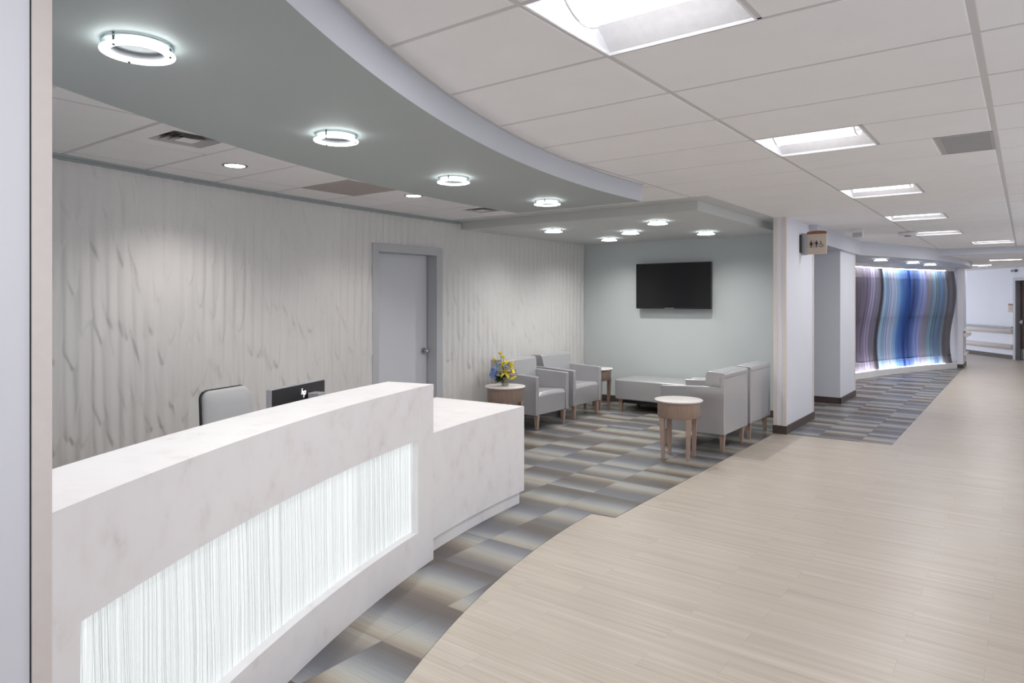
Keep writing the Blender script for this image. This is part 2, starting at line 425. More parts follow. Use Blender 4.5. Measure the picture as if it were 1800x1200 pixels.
# ------------------------------------------------------------------ soffits
bm = BM()
yo = frange(.60, 5.37, 44)
outer = [(arc_x(C_SO, R_SO, y), y) for y in yo]; inner = [(arc_x(C_SI, R_SI, y), y) for y in yo]
prism(bm, outer + inner[::-1], SOF_B, CEIL + .004, 0, 1)
link('trim_2', bm, None, kind='structure', mats=[M_soffit, M_soffit_face])
bm = BM()          # thin angle trim where the curved drop meets the tiles
o2 = [(x + .018, y) for x, y in outer]
prism(bm, o2 + outer[::-1], CEIL - .006, CEIL + .004)
link('trim_3', bm, M_tbar, kind='structure')
bm = BM()
prism(bm, [(-5.9, 6.56), (-2.63, 6.56), (-2.63, 9.62), (-5.9, 9.62)], LSOF_B, CEIL + .004, 0, 1)
prism(bm, [(-5.9, 6.33), (-2.44, 6.33), (-2.44, 9.62), (-5.9, 9.62)], CEIL - .004, CEIL + .008)
link('trim_4', bm, None, kind='structure', mats=[M_lsoffit, M_lsoffit])
fs = [(-2.31, 9.64), (-2.21, 9.64), (-2.235, 11.4), (-2.25, 12.84), (-2.12, 13.2), (-1.97, 13.6), (-1.81, 14.05), (-1.56, 14.85), (-1.36, 15.65),
      (-1.20, 16.5), (-1.09, 17.37), (-1.035, 18.1), (-1.02, 18.7), (-1.01, 19.3), (-1.04, 19.75), (-1.13, 20.1), (-1.32, 20.38), (-1.6, 20.5)]
bm = BM(); prism(bm, fs + [(-6, 20.5), (-6, 9.86), (-2.31, 9.86)], FSOF_B, CEIL + .003)
link('trim_5', bm, M_soffit_face, kind='structure')

# ------------------------------------------------------------------ carved wall with door opening
def relief_wall():
    ys = np.arange(.60, 9.62, .008); zs = np.arange(0.0, 2.601, .0115)
    Yg, Zg = np.meshgrid(ys, zs)
    rng = np.random.RandomState(4)
    h = np.zeros_like(Yg)
    for layer, (wd, amp) in enumerate(((.098, .021), (.067, .017))):
        s = Yg + .020 * np.sin(Zg * 1.9 + Yg * 1.3 + layer * 2) + .007 * np.sin(Zg * 5.1 + Yg * 4.3 + 2 * layer)
        q = s / wd; c = np.floor(q).astype(int); x = q - c - .5
        n = 400; ph = rng.rand(n); Ln = .42 + .45 * rng.rand(n); sk = (rng.rand(n) - .5) * .7; sharp = .16 + .20 * rng.rand(n)
        ci = np.clip(c, 0, n - 1)
        t = (Zg - sharp[ci] * np.abs(x - sk[ci])) / Ln[ci] + ph[ci] * 3
        u = t - np.floor(t)
        thick = (.30 + .70 * (1 - u)) * np.minimum(1, .25 + u / .05)
        lat = np.cos(PI * x * .93) ** .8
        h = np.maximum(h, amp * thick * (.30 + .70 * lat) + .003 * lat)
    h = h * .85 + .0055 * np.sin(Yg * 2 * PI / .105 + 1.3 * np.sin(Zg * 1.4) + .8 * np.sin(Yg * 3.7)) + .0055
    base = np.array([wall_x(y) for y in ys])[None, :]
    X = base + h
    co = np.stack([X, Yg, Zg], -1).reshape(-1, 3)
    nz, ny = Yg.shape
    idx = np.arange(nz * ny).reshape(nz, ny)
    a = idx[:-1, :-1]; b = idx[:-1, 1:]; c = idx[1:, 1:]; d = idx[1:, :-1]
    q = np.stack([a, b, c, d], -1).reshape(-1, 4)
    yc = (Yg[:-1, :-1]).reshape(-1); zc = (Zg[:-1, :-1]).reshape(-1)
    keep = ~((yc > 5.07) & (yc < 6.09) & (zc < 2.19))
    q = q[keep]
    me = bpy.data.meshes.new('wall_left'); me.vertices.add(len(co)); me.vertices.foreach_set('co', co.ravel())
    me.loops.add(q.size); me.loops.foreach_set('vertex_index', q.ravel().astype(np.int32))
    me.polygons.add(len(q)); me.polygons.foreach_set('loop_start', np.arange(0, q.size, 4, dtype=np.int32))
    me.polygons.foreach_set('use_smooth', np.ones(len(q), dtype=bool))
    me.update(calc_edges=True); me.materials.append(M_relief)
    o = bpy.data.objects.new('wall_left', me); C.objects.link(o); o['kind'] = 'structure'
relief_wall()
bm = BM()          # backing wall behind the carved panels
for a, b_, z0 in ((.55, 5.09, 0), (6.07, 9.75, 0), (5.09, 6.07, 2.20)):
    n = 14; ys = frange(a, b_, n)
    prism(bm, [(wall_x(y) - .004, y) for y in ys] + [(wall_x(y) - .2, y) for y in ys[::-1]], z0, CEIL + .003)
link('wall_left', bm, M_relief, kind='structure')
bm = BM()          # stepped trim along the top of the carved wall
ys = frange(.60, 6.50, 40)
prism(bm, [(wall_x(y) + .055, y) for y in ys] + [(wall_x(y), y) for y in ys[::-1]], 2.603, CEIL + .003)
prism(bm, [(wall_x(y) + .035, y) for y in ys] + [(wall_x(y), y) for y in ys[::-1]], 2.585, 2.603)
link('trim_6', bm, M_soffit, kind='structure')
bm = BM()
for a, b_ in ((.60, 5.02), (6.16, 9.60)):
    ys = frange(a, b_, 20)
    prism(bm, [(wall_x(y) + .035, y) for y in ys] + [(wall_x(y), y) for y in ys[::-1]], 0.003, .10)
link('baseboard_left', bm, M_base, kind='structure')

# door in the carved wall
d1 = bpy.data.objects.new('door_1', None); C.objects.link(d1); d1['kind'] = 'structure'
xf = wall_x(5.5) + .058
bm = BM()
box(bm, xf - .26, xf, 5.03, 5.12, 0, 2.25); box(bm, xf - .26, xf, 6.045, 6.15, 0, 2.25); box(bm, xf - .26, xf, 5.12, 6.045, 2.16, 2.25)
box(bm, xf - .26, xf - .145, 5.12, 5.135, 0, 2.16); box(bm, xf - .26, xf - .19, 6.03, 6.045, 0, 2.145)
fr = link('door_frame', bm, M_frame, parent=d1, bevel=.003)
bm = BM(); box(bm, -5.925, -5.880, 5.136, 6.034, .01, 2.158)
leaf = link('door_leaf', bm, M_door, parent=d1)
bm = BM(); box(bm, -5.96, -5.93, 5.03, 6.15, 0, 2.2); link('door_gap', bm, M_gap, parent=d1)
bm = BM()
Rx = Matrix.Rotation(PI / 2, 4, 'Y')
def cyl_x(bm, x0, x1, y, z, r, n=24, mi=0):
    lst = []
    for x in (x0, x1): lst.append([bm.verts.new((x, y + r * math.cos(2 * PI * i / n), z + r * math.sin(2 * PI * i / n))) for i in range(n)])
    for i in range(n):
        f = bm.faces.new((lst[0][i], lst[0][(i + 1) % n], lst[1][(i + 1) % n], lst[1][i])); f.smooth = True; f.material_index = mi
    bm.faces.new(lst[0][::-1]).material_index = mi; bm.faces.new(lst[1]).material_index = mi
cyl_x(bm, -5.880, -5.868, 5.975, 1.0, .036); cyl_x(bm, -5.868, -5.835, 5.975, 1.0, .014)
sphere(bm, (-5.815, 5.975, 1.0), .027, .8, 1, 1)
link('door_knob', bm, M_metal, parent=leaf)

# ------------------------------------------------------------------ other walls
bm = BM(); box(bm, -6.05, -2.45, 9.62, 9.86, 0, CEIL + .003)
link('wall_back', bm, M_wall_tv, kind='structure')
bm = BM(); box(bm, -5.75, -2.452, 9.605, 9.62, 0.003, .10); box(bm, -2.462, -2.45, 8.54, 9.60, .003, .10)
link('baseboard_back', bm, M_base, kind='structure')
# wing wall beside the lounge (ends in cream corner guards)
bm = BM(); box(bm, -2.45, -2.312, 8.525, 9.86, .0, CEIL + .003)
link('wall_right', bm, M_wall_blue, kind='structure')
bm = BM()
z0, z1 = .10, CEIL
def guard(pts): prism(bm, pts, z0, z1)
guard([(-2.456, 8.519), (-2.41, 8.519), (-2.41, 8.524), (-2.451, 8.524), (-2.451, 8.57), (-2.456, 8.57)])
guard([(-2.352, 8.519), (-2.306, 8.519), (-2.306, 8.565), (-2.311, 8.565), (-2.311, 8.524), (-2.352, 8.524)])
box(bm, -2.3115, -2.306, 9.80, 9.865, z0, z1)
link('trim_7', bm, M_cream, kind='structure')
bm = BM(); box(bm, -2.463, -2.298, 8.512, 9.872, 0, .10)
link('baseboard_right', bm, M_base, kind='structure')
# restroom recess
bm = BM(); box(bm, -6.0, -2.305, 11.5, 12.65, 0, FSOF_B)
link('wall_right', bm, M_wall_blue, kind='structure')
bm = BM(); box(bm, -5.2, -5.0, 9.86, 11.5, 0, FSOF_B)
link('wall_right', bm, M_wall_blue, kind='structure')
bm = BM(); box(bm, -5.0, -2.295, 11.488, 11.5, 0, .10); box(bm, -2.305, -2.293, 11.488, 12.66, 0, .10)
link('baseboard_right', bm, M_base, kind='structure')
bm = BM(); box(bm, -2.306, -2.300, 12.59, 12.655, .10, FSOF_B)
link('trim_8', bm, M_cream, kind='structure')
# feature wall (curved)
def art_x(y): return -2.76 + .227 * (y - 15.18) + .034 * (y - 15.18) ** 2
ysA = frange(12.65, 19.22, 34)
bm = BM()
prism(bm, [(art_x(y) - .20, y) for y in ysA] + [(art_x(y) - .45, y) for y in ysA[::-1]], 0, FSOF_B)
prism(bm, [(art_x(y) - .06, y) for y in ysA] + [(art_x(y) - .2, y) for y in ysA[::-1]], FSOF_B - .07, FSOF_B)
prism(bm, [(art_x(y), y) for y in ysA] + [(art_x(y) - .2, y) for y in ysA[::-1]], 0.0, .127)
link('wall_right', bm, M_white, kind='structure')
bm = BM(); box(bm, -1.30, -1.192, 19.2, 20.3, .10, FSOF_B)
link('wall_right', bm, M_wall_blue, kind='structure')
bm = BM(); box(bm, -1.306, -1.186, 19.19, 20.3, 0, .10)
link('baseboard_right', bm, M_base, kind='structure')
bm = BM(); prism(bm, [(-1.30, 19.3), (-1.30, 20.3), (-6, 20.3), (-6, 19.9)], 0, FSOF_B)
link('wall_right', bm, M_wall_blue, kind='structure')
# far diagonal wall with a door
P0 = Vector((-.215, 22.91)); D = Vector((-.526, .850)).normalized(); Nn = Vector((-D.y, D.x))
Nn = Vector((-.850, -.526)) if Nn.dot(Vector((0, -1))) < 0 and False else Vector((-D.y, D.x))
if Nn.y > 0: Nn = -Nn
def dp(s, o): return tuple(P0 + D * s + Nn * o)
bm = BM(); prism(bm, [dp(0, 0), dp(7, 0), dp(7, -.2), dp(0, -.2)], 0, LOWC); prism(bm, [dp(-2.6, 0), dp(-1.15, 0), dp(-1.15, -.2), dp(-2.6, -.2)], 0, LOWC)
prism(bm, [dp(-1.15, 0), dp(0, 0), dp(0, -.2), dp(-1.15, -.2)], 2.14, LOWC)
link('wall_far', bm, M_wall_blue, kind='structure')
bm = BM(); prism(bm, [dp(0, .012), dp(7, .012), dp(7, 0), dp(0, 0)], 0, .11)
link('baseboard_far', bm, M_base, kind='structure')
d2 = bpy.data.objects.new('door_2', None); C.objects.link(d2); d2['kind'] = 'structure'
bm = BM()
prism(bm, [dp(.10, .03), dp(0.0, .03), dp(0.0, -.19), dp(.10, -.19)], 0, 2.14); prism(bm, [dp(-1.15, .03), dp(-1.05, .03), dp(-1.05, -.2), dp(-1.15, -.2)], 0, 2.14)
prism(bm, [dp(.10, .03), dp(-1.15, .03), dp(-1.15, -.2), dp(.10, -.2)], 2.14, 2.22)
link('door_frame', bm, M_frame, parent=d2)
bm = BM(); prism(bm, [dp(0.0, -.1), dp(-1.05, -.1), dp(-1.05, -.15), dp(0.0, -.15)], 0.01, 2.14)
lf = link('door_leaf', bm, M_dark_door, parent=d2)
bm = BM(); prism(bm, [dp(-.02, -.095), dp(-1.0, -.095), dp(-1.0, -.10), dp(-.02, -.10)], .02, .30)
link('kick_plate', bm, M_metal, parent=lf)
bm = BM(); p = dp(-.09, -.06); sphere(bm, (p[0], p[1], 1.02), .035); p = dp(-.09, -.09); sphere(bm, (p[0], p[1], 1.02), .045, 1, 1, 1.6)
link('door_knob', bm, M_metal, parent=lf)
# near-left wall whose corner guard fills the photo's left edge
bm = BM(); box(bm, -1.95, -1.752, -3.1, .589, 0, CEIL + .003)
link('wall_near', bm, M_wall_blue, kind='structure')
bm = BM(); box(bm, -6.2, -1.951, .45, .589, 0, CEIL + .003)
link('wall_near', bm, M_wall_blue, kind='structure')
bm = BM(); prism(bm, [(-1.746, .5565), (-1.746, .595), (-1.80, .595), (-1.80, .5895), (-1.7515, .5895), (-1.7515, .5565)], 0, CEIL)
link('trim_9', bm, M_cream, kind='structure')
bm = BM(); box(bm, -1.7525, -1.7515, .5535, .5565, 0, CEIL)
link('trim_10', bm, M_gap, kind='structure')
FILL_WIN = [(-2.6, -1.4), (.8, 3.2), (4.4, 6.8), (8.2, 10.6), (12.2, 14.6)]  # windows added out of view, to bring cool side light from the right
WZ0, WZ1 = .80, 2.15
bm = BM(); box(bm, 1.45, 1.6, -3.1, 30, 0, WZ0); box(bm, 1.45, 1.6, -3.1, 30, WZ1, CEIL + .003)
ed_ = [-3.1] + [v for w_ in FILL_WIN for v in w_] + [30]
for a, b_ in zip(ed_[::2], ed_[1::2]): box(bm, 1.45, 1.6, a, b_, WZ0, WZ1)
link('wall_side', bm, M_wall_right, kind='structure')
M_fill_pane = glass('window_glass', (.9, .95, .95), .06)
for i, (a, b_) in enumerate(FILL_WIN):
    wo = bpy.data.objects.new('window_%d' % (i + 1), None); C.objects.link(wo); wo['kind'] = 'structure'
    bm = BM()
    for q in ((a, a + .05), ((a + b_) / 2 - .025, (a + b_) / 2 + .025), (b_ - .05, b_)): box(bm, 1.49, 1.56, q[0], q[1], WZ0, WZ1)
    box(bm, 1.49, 1.56, a, b_, WZ0, WZ0 + .05); box(bm, 1.49, 1.56, a, b_, WZ1 - .05, WZ1)
    link('window_frame', bm, M_white, parent=wo)
    bm = BM(); box(bm, 1.52, 1.526, a + .05, b_ - .05, WZ0 + .05, WZ1 - .05); link('pane', bm, M_fill_pane, parent=wo)
    bm = BM(); box(bm, 1.36, 1.52, a - .04, b_ + .04, WZ0 - .03, WZ0); link('window_sill', bm, M_white, parent=wo)
    po = light('daylight_portal', 'AREA', (1.62, (a + b_) / 2, (WZ0 + WZ1) / 2), 1, rot=(0, PI / 2, 0), shape='RECTANGLE', size=WZ1 - WZ0, size_y=b_ - a)
    po.data.cycles.is_portal = True
bm = BM(); box(bm, 1.438, 1.45, -3.1, 28, 0, .10)
link('baseboard_side', bm, M_base, kind='structure')
bm = BM(); box(bm, -1.95, 1.6, -3.25, -3.1, 0, CEIL + .003)
link('wall_front', bm, M_wall_right, kind='structure')
bm = BM(); box(bm, -6.2, 1.6, 29.9, 30.1, 0, CEIL)
link('wall_end', bm, M_wall_right, kind='structure')

# ------------------------------------------------------------------ reception desk
desk = thing('reception_desk', 'curved white stone reception desk with a glowing strand panel and lower end counter', 'reception desk', (0, 0, 0))
def th(y, R=R_DESK): return math.asin((y - C_DESK[1]) / R)
def dpnt(r, t): return (C_DESK[0] - r * math.cos(t), C_DESK[1] + r * math.sin(t))
def sweep(bm, prof, t0, t1, n, uvl=None):
    rings = []
    for i in range(n + 1):
        t = t0 + (t1 - t0) * i / n
        rings.append([bm.verts.new((*dpnt(r, t), z)) for r, z in prof])
    k = len(prof)
    for a, b_ in zip(rings, rings[1:]):
        for j in range(k): bm.faces.new((a[j], a[(j + 1) % k], b_[(j + 1) % k], b_[j]))
    bm.faces.new(rings[0][::-1]); bm.faces.new(rings[-1])
def trim_at_wall(bm):       # square the desk off against the near wall
    g = bm.verts[:] + bm.edges[:] + bm.faces[:]
    r_ = bmesh.ops.bisect_plane(bm, geom=g, plane_co=(0, .594, 0), plane_no=(0, -1, 0), clear_outer=True)
    ed = [e for e in bm.edges if e.is_boundary]
    if ed: bmesh.ops.holes_fill(bm, edges=ed)
R = R_DESK; tA, tB = th(.605), th(3.085); tO0, tO1 = th(.735), th(2.905)
bm = BM()
sweep(bm, [(R, .779), (R, 1.055), (R + .06, 1.055), (R + .06, .779)], tA, tB, 40)
sweep(bm, [(R, 0.004), (R, .225), (R + .055, .235), (R + .06, .004)], tA, tB, 40)
sweep(bm, [(R, .225), (R, .779), (R + .06, .779), (R + .06, .225)], tA, tO0, 3)
sweep(bm, [(R, .225), (R, .779), (R + .06, .779), (R + .06, .225)], tO1, tB, 3)
sweep(bm, [(R + .06, .004), (R + .06, 1.055), (R + .335, 1.055), (R + .335, .004)], th(3.045), tB, 2)
bmesh.ops.remove_doubles(bm, verts=bm.verts, dist=.0002)
trim_at_wall(bm)
link('front_panel', bm, M_stone, parent=desk)
bm = BM()
sweep(bm, [(R - .001, 1.055), (R - .001, 1.095), (R + .337, 1.095), (R + .337, 1.055)], tA, tB + .0002, 40)
trim_at_wall(bm)
link('transaction_top', bm, M_stone, parent=desk)
bm = BM()      # the lit panel
uvl = bm.loops.layers.uv.new('UVMap')
n = 60; prev = None
for i in range(n + 1):
    t = tO0 + (tO1 - tO0) * i / n
    cur = ([bm.verts.new((*dpnt(R + .043, t), z)) for z in (.226, .779)], R * (t - tO0))
    if prev:
        f = bm.faces.new((prev[0][0], cur[0][0], cur[0][1], prev[0][1]))
        for l, (u, v) in zip(f.loops, ((prev[1], 0), (cur[1], 0), (cur[1], .55), (prev[1], .55))): l[uvl].uv = (u, v)
    prev = cur
pan = link('light_panel', bm, M_glow, parent=desk)
pan['label'] = 'white backlit panel with fine vertical strands'
sm = pan.modifiers.new('solid', 'SOLIDIFY'); sm.thickness = .01; sm.offset = 0
bm = BM()
sweep(bm, [(R + .061, .70), (R + .061, .735), (R + .95, .735), (R + .95, .70)], tA, th(3.03), 30)
sweep(bm, [(R + .062, .0), (R + .062, .70), (R + .075, .70), (R + .075, .0)], tA, th(3.03), 30)
trim_at_wall(bm)
link('work_surface', bm, M_white, parent=desk)
RL = R + .042; tC = th(3.09, RL); tD = th(4.375, RL)
bm = BM()
sweep(bm, [(RL, .105), (RL, .775), (RL + .90, .775), (RL + .90, .735), (RL + .05, .735), (RL + .05, .105)], tC, tD, 20)
sweep(bm, [(RL + .05, .105), (RL + .05, .735), (RL + .90, .735), (RL + .90, .105)], tD - .006, tD, 1)
link('low_counter', bm, M_stone, parent=desk)
bm = BM()
sweep(bm, [(RL + .030, .004), (RL + .030, .097), (RL + .85, .097), (RL + .85, .004)], tC, tD - .003, 20)
link('toe_kick', bm, M_stone, parent=desk)

# ------------------------------------------------------------------ monitor, box, office chair
mz = .735
mc = Vector((-3.455, 2.455)); md = Vector((-3.55 + 3.36, 2.71 - 2.20)).normalized(); ang = math.atan2(md.y, md.x)
mon = thing('computer_monitor', 'black flat monitor with white letters, backing onto the reception desk', 'monitor', (mc.x, mc.y, mz), ang)
# local: x along the screen, -y faces the corridor
bm = BM(); box(bm, -.27, .27, -.012, .02, .07, .385)
link('screen_shell', bm, M_silver, parent=mon, bevel=.003)
bm = BM(); box(bm, -.262, .265, -.016, -.0125, .075, .380)
bk = link('back_cover', bm, M_black, parent=mon)
bm = BM(); box(bm, -.02, .02, .0, .012, 0.006, .1); box(bm, -.11, .11, -.07, .09, 0, .008)
link('stand', bm, M_silver, parent=mon)
def strokes(bm, segs, w_, y, dy=.0015):
    for (x0, z0), (x1, z1) in segs:
        d = Vector((x1 - x0, z1 - z0)); n_ = Vector((-d.y, d.x)).normalized() * w_ / 2
        q = [(x0 + n_.x, z0 + n_.y), (x1 + n_.x, z1 + n_.y), (x1 - n_.x, z1 - n_.y), (x0 - n_.x, z0 - n_.y)]
        a = [bm.verts.new((x, y, z)) for x, z in q]; b_ = [bm.verts.new((x, y - dy, z)) for x, z in q]
        for i in range(4): bm.faces.new((a[i], a[(i + 1) % 4], b_[(i + 1) % 4], b_[i]))
        bm.faces.new(b_); bm.faces.new(a[::-1])
bm = BM()
def hp(x0, z0, s):
    sl = .18
    def P(x, z): return (x0 + s * (x + sl * z), z0 + s * z)
    strokes(bm, [(P(0, 0), P(0, 2.0)), (P(0, 1.0), P(.75, 1.0)), (P(.75, 1.0), P(.75, 0)),
                 (P(1.3, 1.0), P(1.3, -1.0)), (P(1.3, 1.0), P(2.05, 1.0)), (P(2.05, 1.0), P(2.05, 0)), (P(2.05, 0), P(1.3, 0))], s * .26, -.0165)
hp(.015, .320, .019)
tagm = emis('logo_white', (.95, .9, 1), .8)
link('logo', bm, tagm, parent=bk)
bm = BM(); box(bm, -.038, .038, -.03, .045, 0, .325)
bx = thing('desktop_unit', 'small silver box standing in front of the monitor', 'computer', (-3.43, 2.58, mz), ang)
link('case', bm, M_silver, parent=bx, bevel=.004)
bm = BM(); box(bm, .0385, .040, -.02, .035, .02, .31); link('side_grille', bm, M_black, parent=bx)

oc = thing('office_chair', 'light grey office chair with black shell behind the reception desk', 'chair', (-3.99, 2.55, 0), math.radians(16))
def cushion(bm, pts_z, w0, w1, thick, lean):  # rounded slab seen from +x
    pass
def rslab(bm, prof, x_of, t):   # prof: outline (y,z), x_of(z): front face x
    n = len(prof)
    cy = sum(p[0] for p in prof) / n; cz = sum(p[1] for p in prof) / n
    rings = []
    for off, sc_ in ((-t, .93), (-t * .75, .985), (-t * .5, 1.0), (-t * .25, .985), (0, .92), (.008, .6)):
        rings.append([bm.verts.new((x_of(cz + (z - cz) * sc_) + off, cy + (y - cy) * sc_, cz + (z - cz) * sc_)) for y, z in prof])
    for a, b_ in zip(rings, rings[1:]):
        for i in range(n):
            f = bm.faces.new((a[i], a[(i + 1) % n], b_[(i + 1) % n], b_[i])); f.smooth = True
    bm.faces.new(rings[0][::-1]); f = bm.faces.new(rings[-1]); f.smooth = True
def rrect(y0, y1, z0, z1, r, taper=0, n=7):
    out = []
    for (cy, cz, a0) in ((y1 - r, z1 - r, 0), (y0 + r, z1 - r, 90), (y0 + r, z0 + r, 180), (y1 - r, z0 + r, 270)):
        for i in range(n):
            a = math.radians(a0 + 90 * i / (n - 1)); out.append((cy + r * math.cos(a), cz + r * math.sin(a)))
    return [(y * (1 - taper * (1 - (z - z0) / (z1 - z0))) if taper >= 0 else y, z) for y, z in out]
M_fab = plain('light_grey_fabric', (.50, .50, .51), .75, nz=.04, nscale=400)
xb = lambda z: -.19 - (z - .55) * .16
pr = rrect(-.205, .205, .53, 1.03, .055)
pr = [(y * (1 + .55 * (.98 - z)), z) for y, z in pr]
bm = BM(); rslab(bm, pr, xb, .05); link('backrest', bm, M_fab, parent=oc)
bm = BM(); rslab(bm, [(y * 1.035, .78 + (z - .78) * 1.02) for y, z in pr], lambda z: xb(z) - .03, .03)
link('back_shell', bm, M_black, parent=oc)
bm = BM(); box(bm, -.22, .24, -.24, .24, .43, .50); link('seat', bm, M_fab, parent=oc, bevel=.03)
bm = BM(); tube(bm, [(-.02, 0, .42), (-.24, 0, .46), (-.265, 0, .62)], .025); link('back_bracket', bm, M_black, parent=oc)
bm = BM(); cyl(bm, 0, 0, .12, .43, .028); link('gas_lift', bm, M_metal_d, parent=oc)
bm = BM()
for k in range(5):
    a = 2 * PI * k / 5; tube(bm, [(0, 0, .14), (.3 * math.cos(a), .3 * math.sin(a), .085)], .028, r2=.018)
link('base', bm, M_black, parent=oc)
for k in range(5):
    a = 2 * PI * k / 5; bm = BM(); sphere(bm, (.3 * math.cos(a), .3 * math.sin(a), .03), .03, 1, 1, 1)
    link('caster', bm, M_black, parent=oc)

# ------------------------------------------------------------------ lounge armchairs (local +x is the front)
def make_armchair(label):
    t = thing('armchair', label, 'armchair', group='grey vinyl lounge armchairs')
    W = .375
    for s in (-1, 1):
        bm = BM(); y0, y1 = sorted((s * W, s * (W - .062)))
        v = [(-.365, .19), (.36, .19), (.36, .672), (-.25, .700), (-.365, .70)]
        a = [bm.verts.new((x, y0, z)) for x, z in v]; b_ = [bm.verts.new((x, y1, z)) for x, z in v]
        for i in range(5): bm.faces.new((a[i], a[(i + 1) % 5], b_[(i + 1) % 5], b_[i]))
        bm.faces.new(a[::-1]); bm.faces.new(b_)
        link('armrest', bm, M_leather, parent=t, bevel=.012)
    bm = BM()
    v = [(-.18, .19), (.345, .19), (.352, .425), (.32, .462), (-.18, .445)]
    ww = W - .066
    nseg = 6
    rings = []
    for j in range(nseg + 1):
        y = -ww + 2 * ww * j / nseg; pf = 1 - (2 * j / nseg - 1) ** 2
        rings.append([bm.verts.new((x + (.008 * pf if x > 0 else 0), y, z + (.014 * pf if z > .4 else 0))) for x, z in v])
    for a, b_ in zip(rings, rings[1:]):
        for i in range(5): bm.faces.new((a[i], a[(i + 1) % 5], b_[(i + 1) % 5], b_[i]))
    bm.faces.new(rings[0][::-1]); bm.faces.new(rings[-1])
    link('seat', bm, M_leather, parent=t, bevel=.016)
    bm = BM()      # rear panel down to the legs
    v = [(-.36, .19), (-.31, .19), (-.31, .80), (-.366, .80)]
    wb = W - .001
    a = [bm.verts.new((x, -wb, z)) for x, z in v]; b_ = [bm.verts.new((x, wb, z)) for x, z in v]
    for i in range(4): bm.faces.new((a[i], a[(i + 1) % 4], b_[(i + 1) % 4], b_[i]))
    bm.faces.new(a[::-1]); bm.faces.new(b_)
    link('rear_panel', bm, M_leather, parent=t, bevel=.012)
    bm = BM()      # leaning back cushion, full width above the arms
    v = [(-.312, .44), (-.10, .44), (-.16, .835), (-.19, .860), (-.355, .850), (-.368, .835), (-.368, .79), (-.312, .70)]
    wc = W - .066
    wt = W - .004
    rings = []
    for j in range(7):
        q = j / 6 * 2 - 1; pf = 1 - q * q
        rings.append([bm.verts.new((x + (.012 * pf if x > -.19 else 0), q * (wt if z > .6 else wc), z)) for x, z in v])
    for a, b_ in zip(rings, rings[1:]):
        for i in range(8): bm.faces.new((a[i], a[(i + 1) % 8], b_[(i + 1) % 8], b_[i]))
    bm.faces.new(rings[0][::-1]); bm.faces.new(rings[-1])
    bk_ = link('backrest', bm, M_leather, parent=t, bevel=.014)
    bm = BM(); box(bm, -.138, -.1185, -.12, .12, .628, .633); sphere(bm, (-.120, 0, .63), .022, .5, 1.4, 1)
    bt = link('tufting', bm, M_leather, parent=bk_)
    for sx in (-1, 1):
        for s in (-1, 1):
            bm = BM(); x = .315 if sx > 0 else -.315; y = s * .30
            a = [bm.verts.new((x + dx * .027, y + dy * .027, .19)) for dx, dy in ((-1, -1), (1, -1), (1, 1), (-1, 1))]
            ox = 0.0
            b_ = [bm.verts.new((x + ox + dx * .015, y + dy * .015, .006)) for dx, dy in ((-1, -1), (1, -1), (1, 1), (-1, 1))]
            for i in range(4): bm.faces.new((a[i], a[(i + 1) % 4], b_[(i + 1) % 4], b_[i]))
            bm.faces.new(a[::-1]); bm.faces.new(b_)
            lg = link('leg', bm, M_maple, parent=t)
            if sx < 0 or True:
                bm = BM(); cyl(bm, x, y, .0032, .008, .014, n=16); link('glide', bm, M_metal_d, parent=lg)
    return t
ac = make_armchair('grey vinyl armchair against the carved wall, beside the table with flowers')
ac.location = (-5.16, 7.215, 0); ac.rotation_euler = (0, 0, 0)
dup(ac, (-5.20, 8.145, 0), 0, 'grey vinyl armchair against the carved wall, nearer the television wall')
dup(ac, (-2.895, 7.425, 0), PI, 'grey vinyl armchair seen from behind, next to the near round table')
dup(ac, (-2.895, 8.285, 0), PI, 'grey vinyl armchair seen from behind, partly hidden by the wing wall')

# bench
bn = thing('bench', 'long backless grey vinyl bench in front of the television wall', 'bench', (-4.06, 9.19, 0))
bm = BM(); box(bm, -.75, .75, -.335, .335, .17, .462)
link('seat', bm, M_leather, parent=bn, bevel=.022)
bm = BM(); box(bm, -.66, .66, -.27, .27, .12, .171); link('base_frame', bm, M_black, parent=bn)
for sx in (-1, 1):
    for s in (-1, 1):
        bm = BM(); x = sx * .68; y = s * .27
        a = [bm.verts.new((x + dx * .030, y + dy * .027, .171)) for dx, dy in ((-1, -1), (1, -1), (1, 1), (-1, 1))]
        b_ = [bm.verts.new((x + dx * .018, y + dy * .016, .0035)) for dx, dy in ((-1, -1), (1, -1), (1, 1), (-1, 1))]
        for i in range(4): bm.faces.new((a[i], a[(i + 1) % 4], b_[(i + 1) % 4], b_[i]))
        bm.faces.new(a[::-1]); bm.faces.new(b_); link('leg', bm, M_maple, parent=bn)

# round side tables
def make_table(label):
    t = thing('side_table', label, 'side table', group='round maple side tables')
    bm = BM(); lathe(bm, [(0, .603), (.238, .603), (.243, .599), (.243, .594), (.236, .585), (0, .585)], n=56)
    link('tabletop', bm, M_laminate, parent=t)['label'] = 'pale speckled round top'
    bm = BM(); lathe(bm, [(0, .5845), (.232, .5845), (.216, .570), (.212, .565), (.212, .432), (.205, .428), (0, .428)], n=56)
    link('apron', bm, M_maple, parent=t)
    for sx in (-1, 1):
        for s in (-1, 1):
            bm = BM(); x, y = sx * .135, s * .135; xx, yy = sx * .125, s * .125
            a = [bm.verts.new((x + dx * .024, y + dy * .024, .428)) for dx, dy in ((-1, -1), (1, -1), (1, 1), (-1, 1))]
            b_ = [bm.verts.new((xx + dx * .015, yy + dy * .015, .0035)) for dx, dy in ((-1, -1), (1, -1), (1, 1), (-1, 1))]
            for i in range(4): bm.faces.new((a[i], a[(i + 1) % 4], b_[(i + 1) % 4], b_[i]))
            bm.faces.new(a[::-1]); bm.faces.new(b_); link('leg', bm, M_maple, parent=t)
    return t
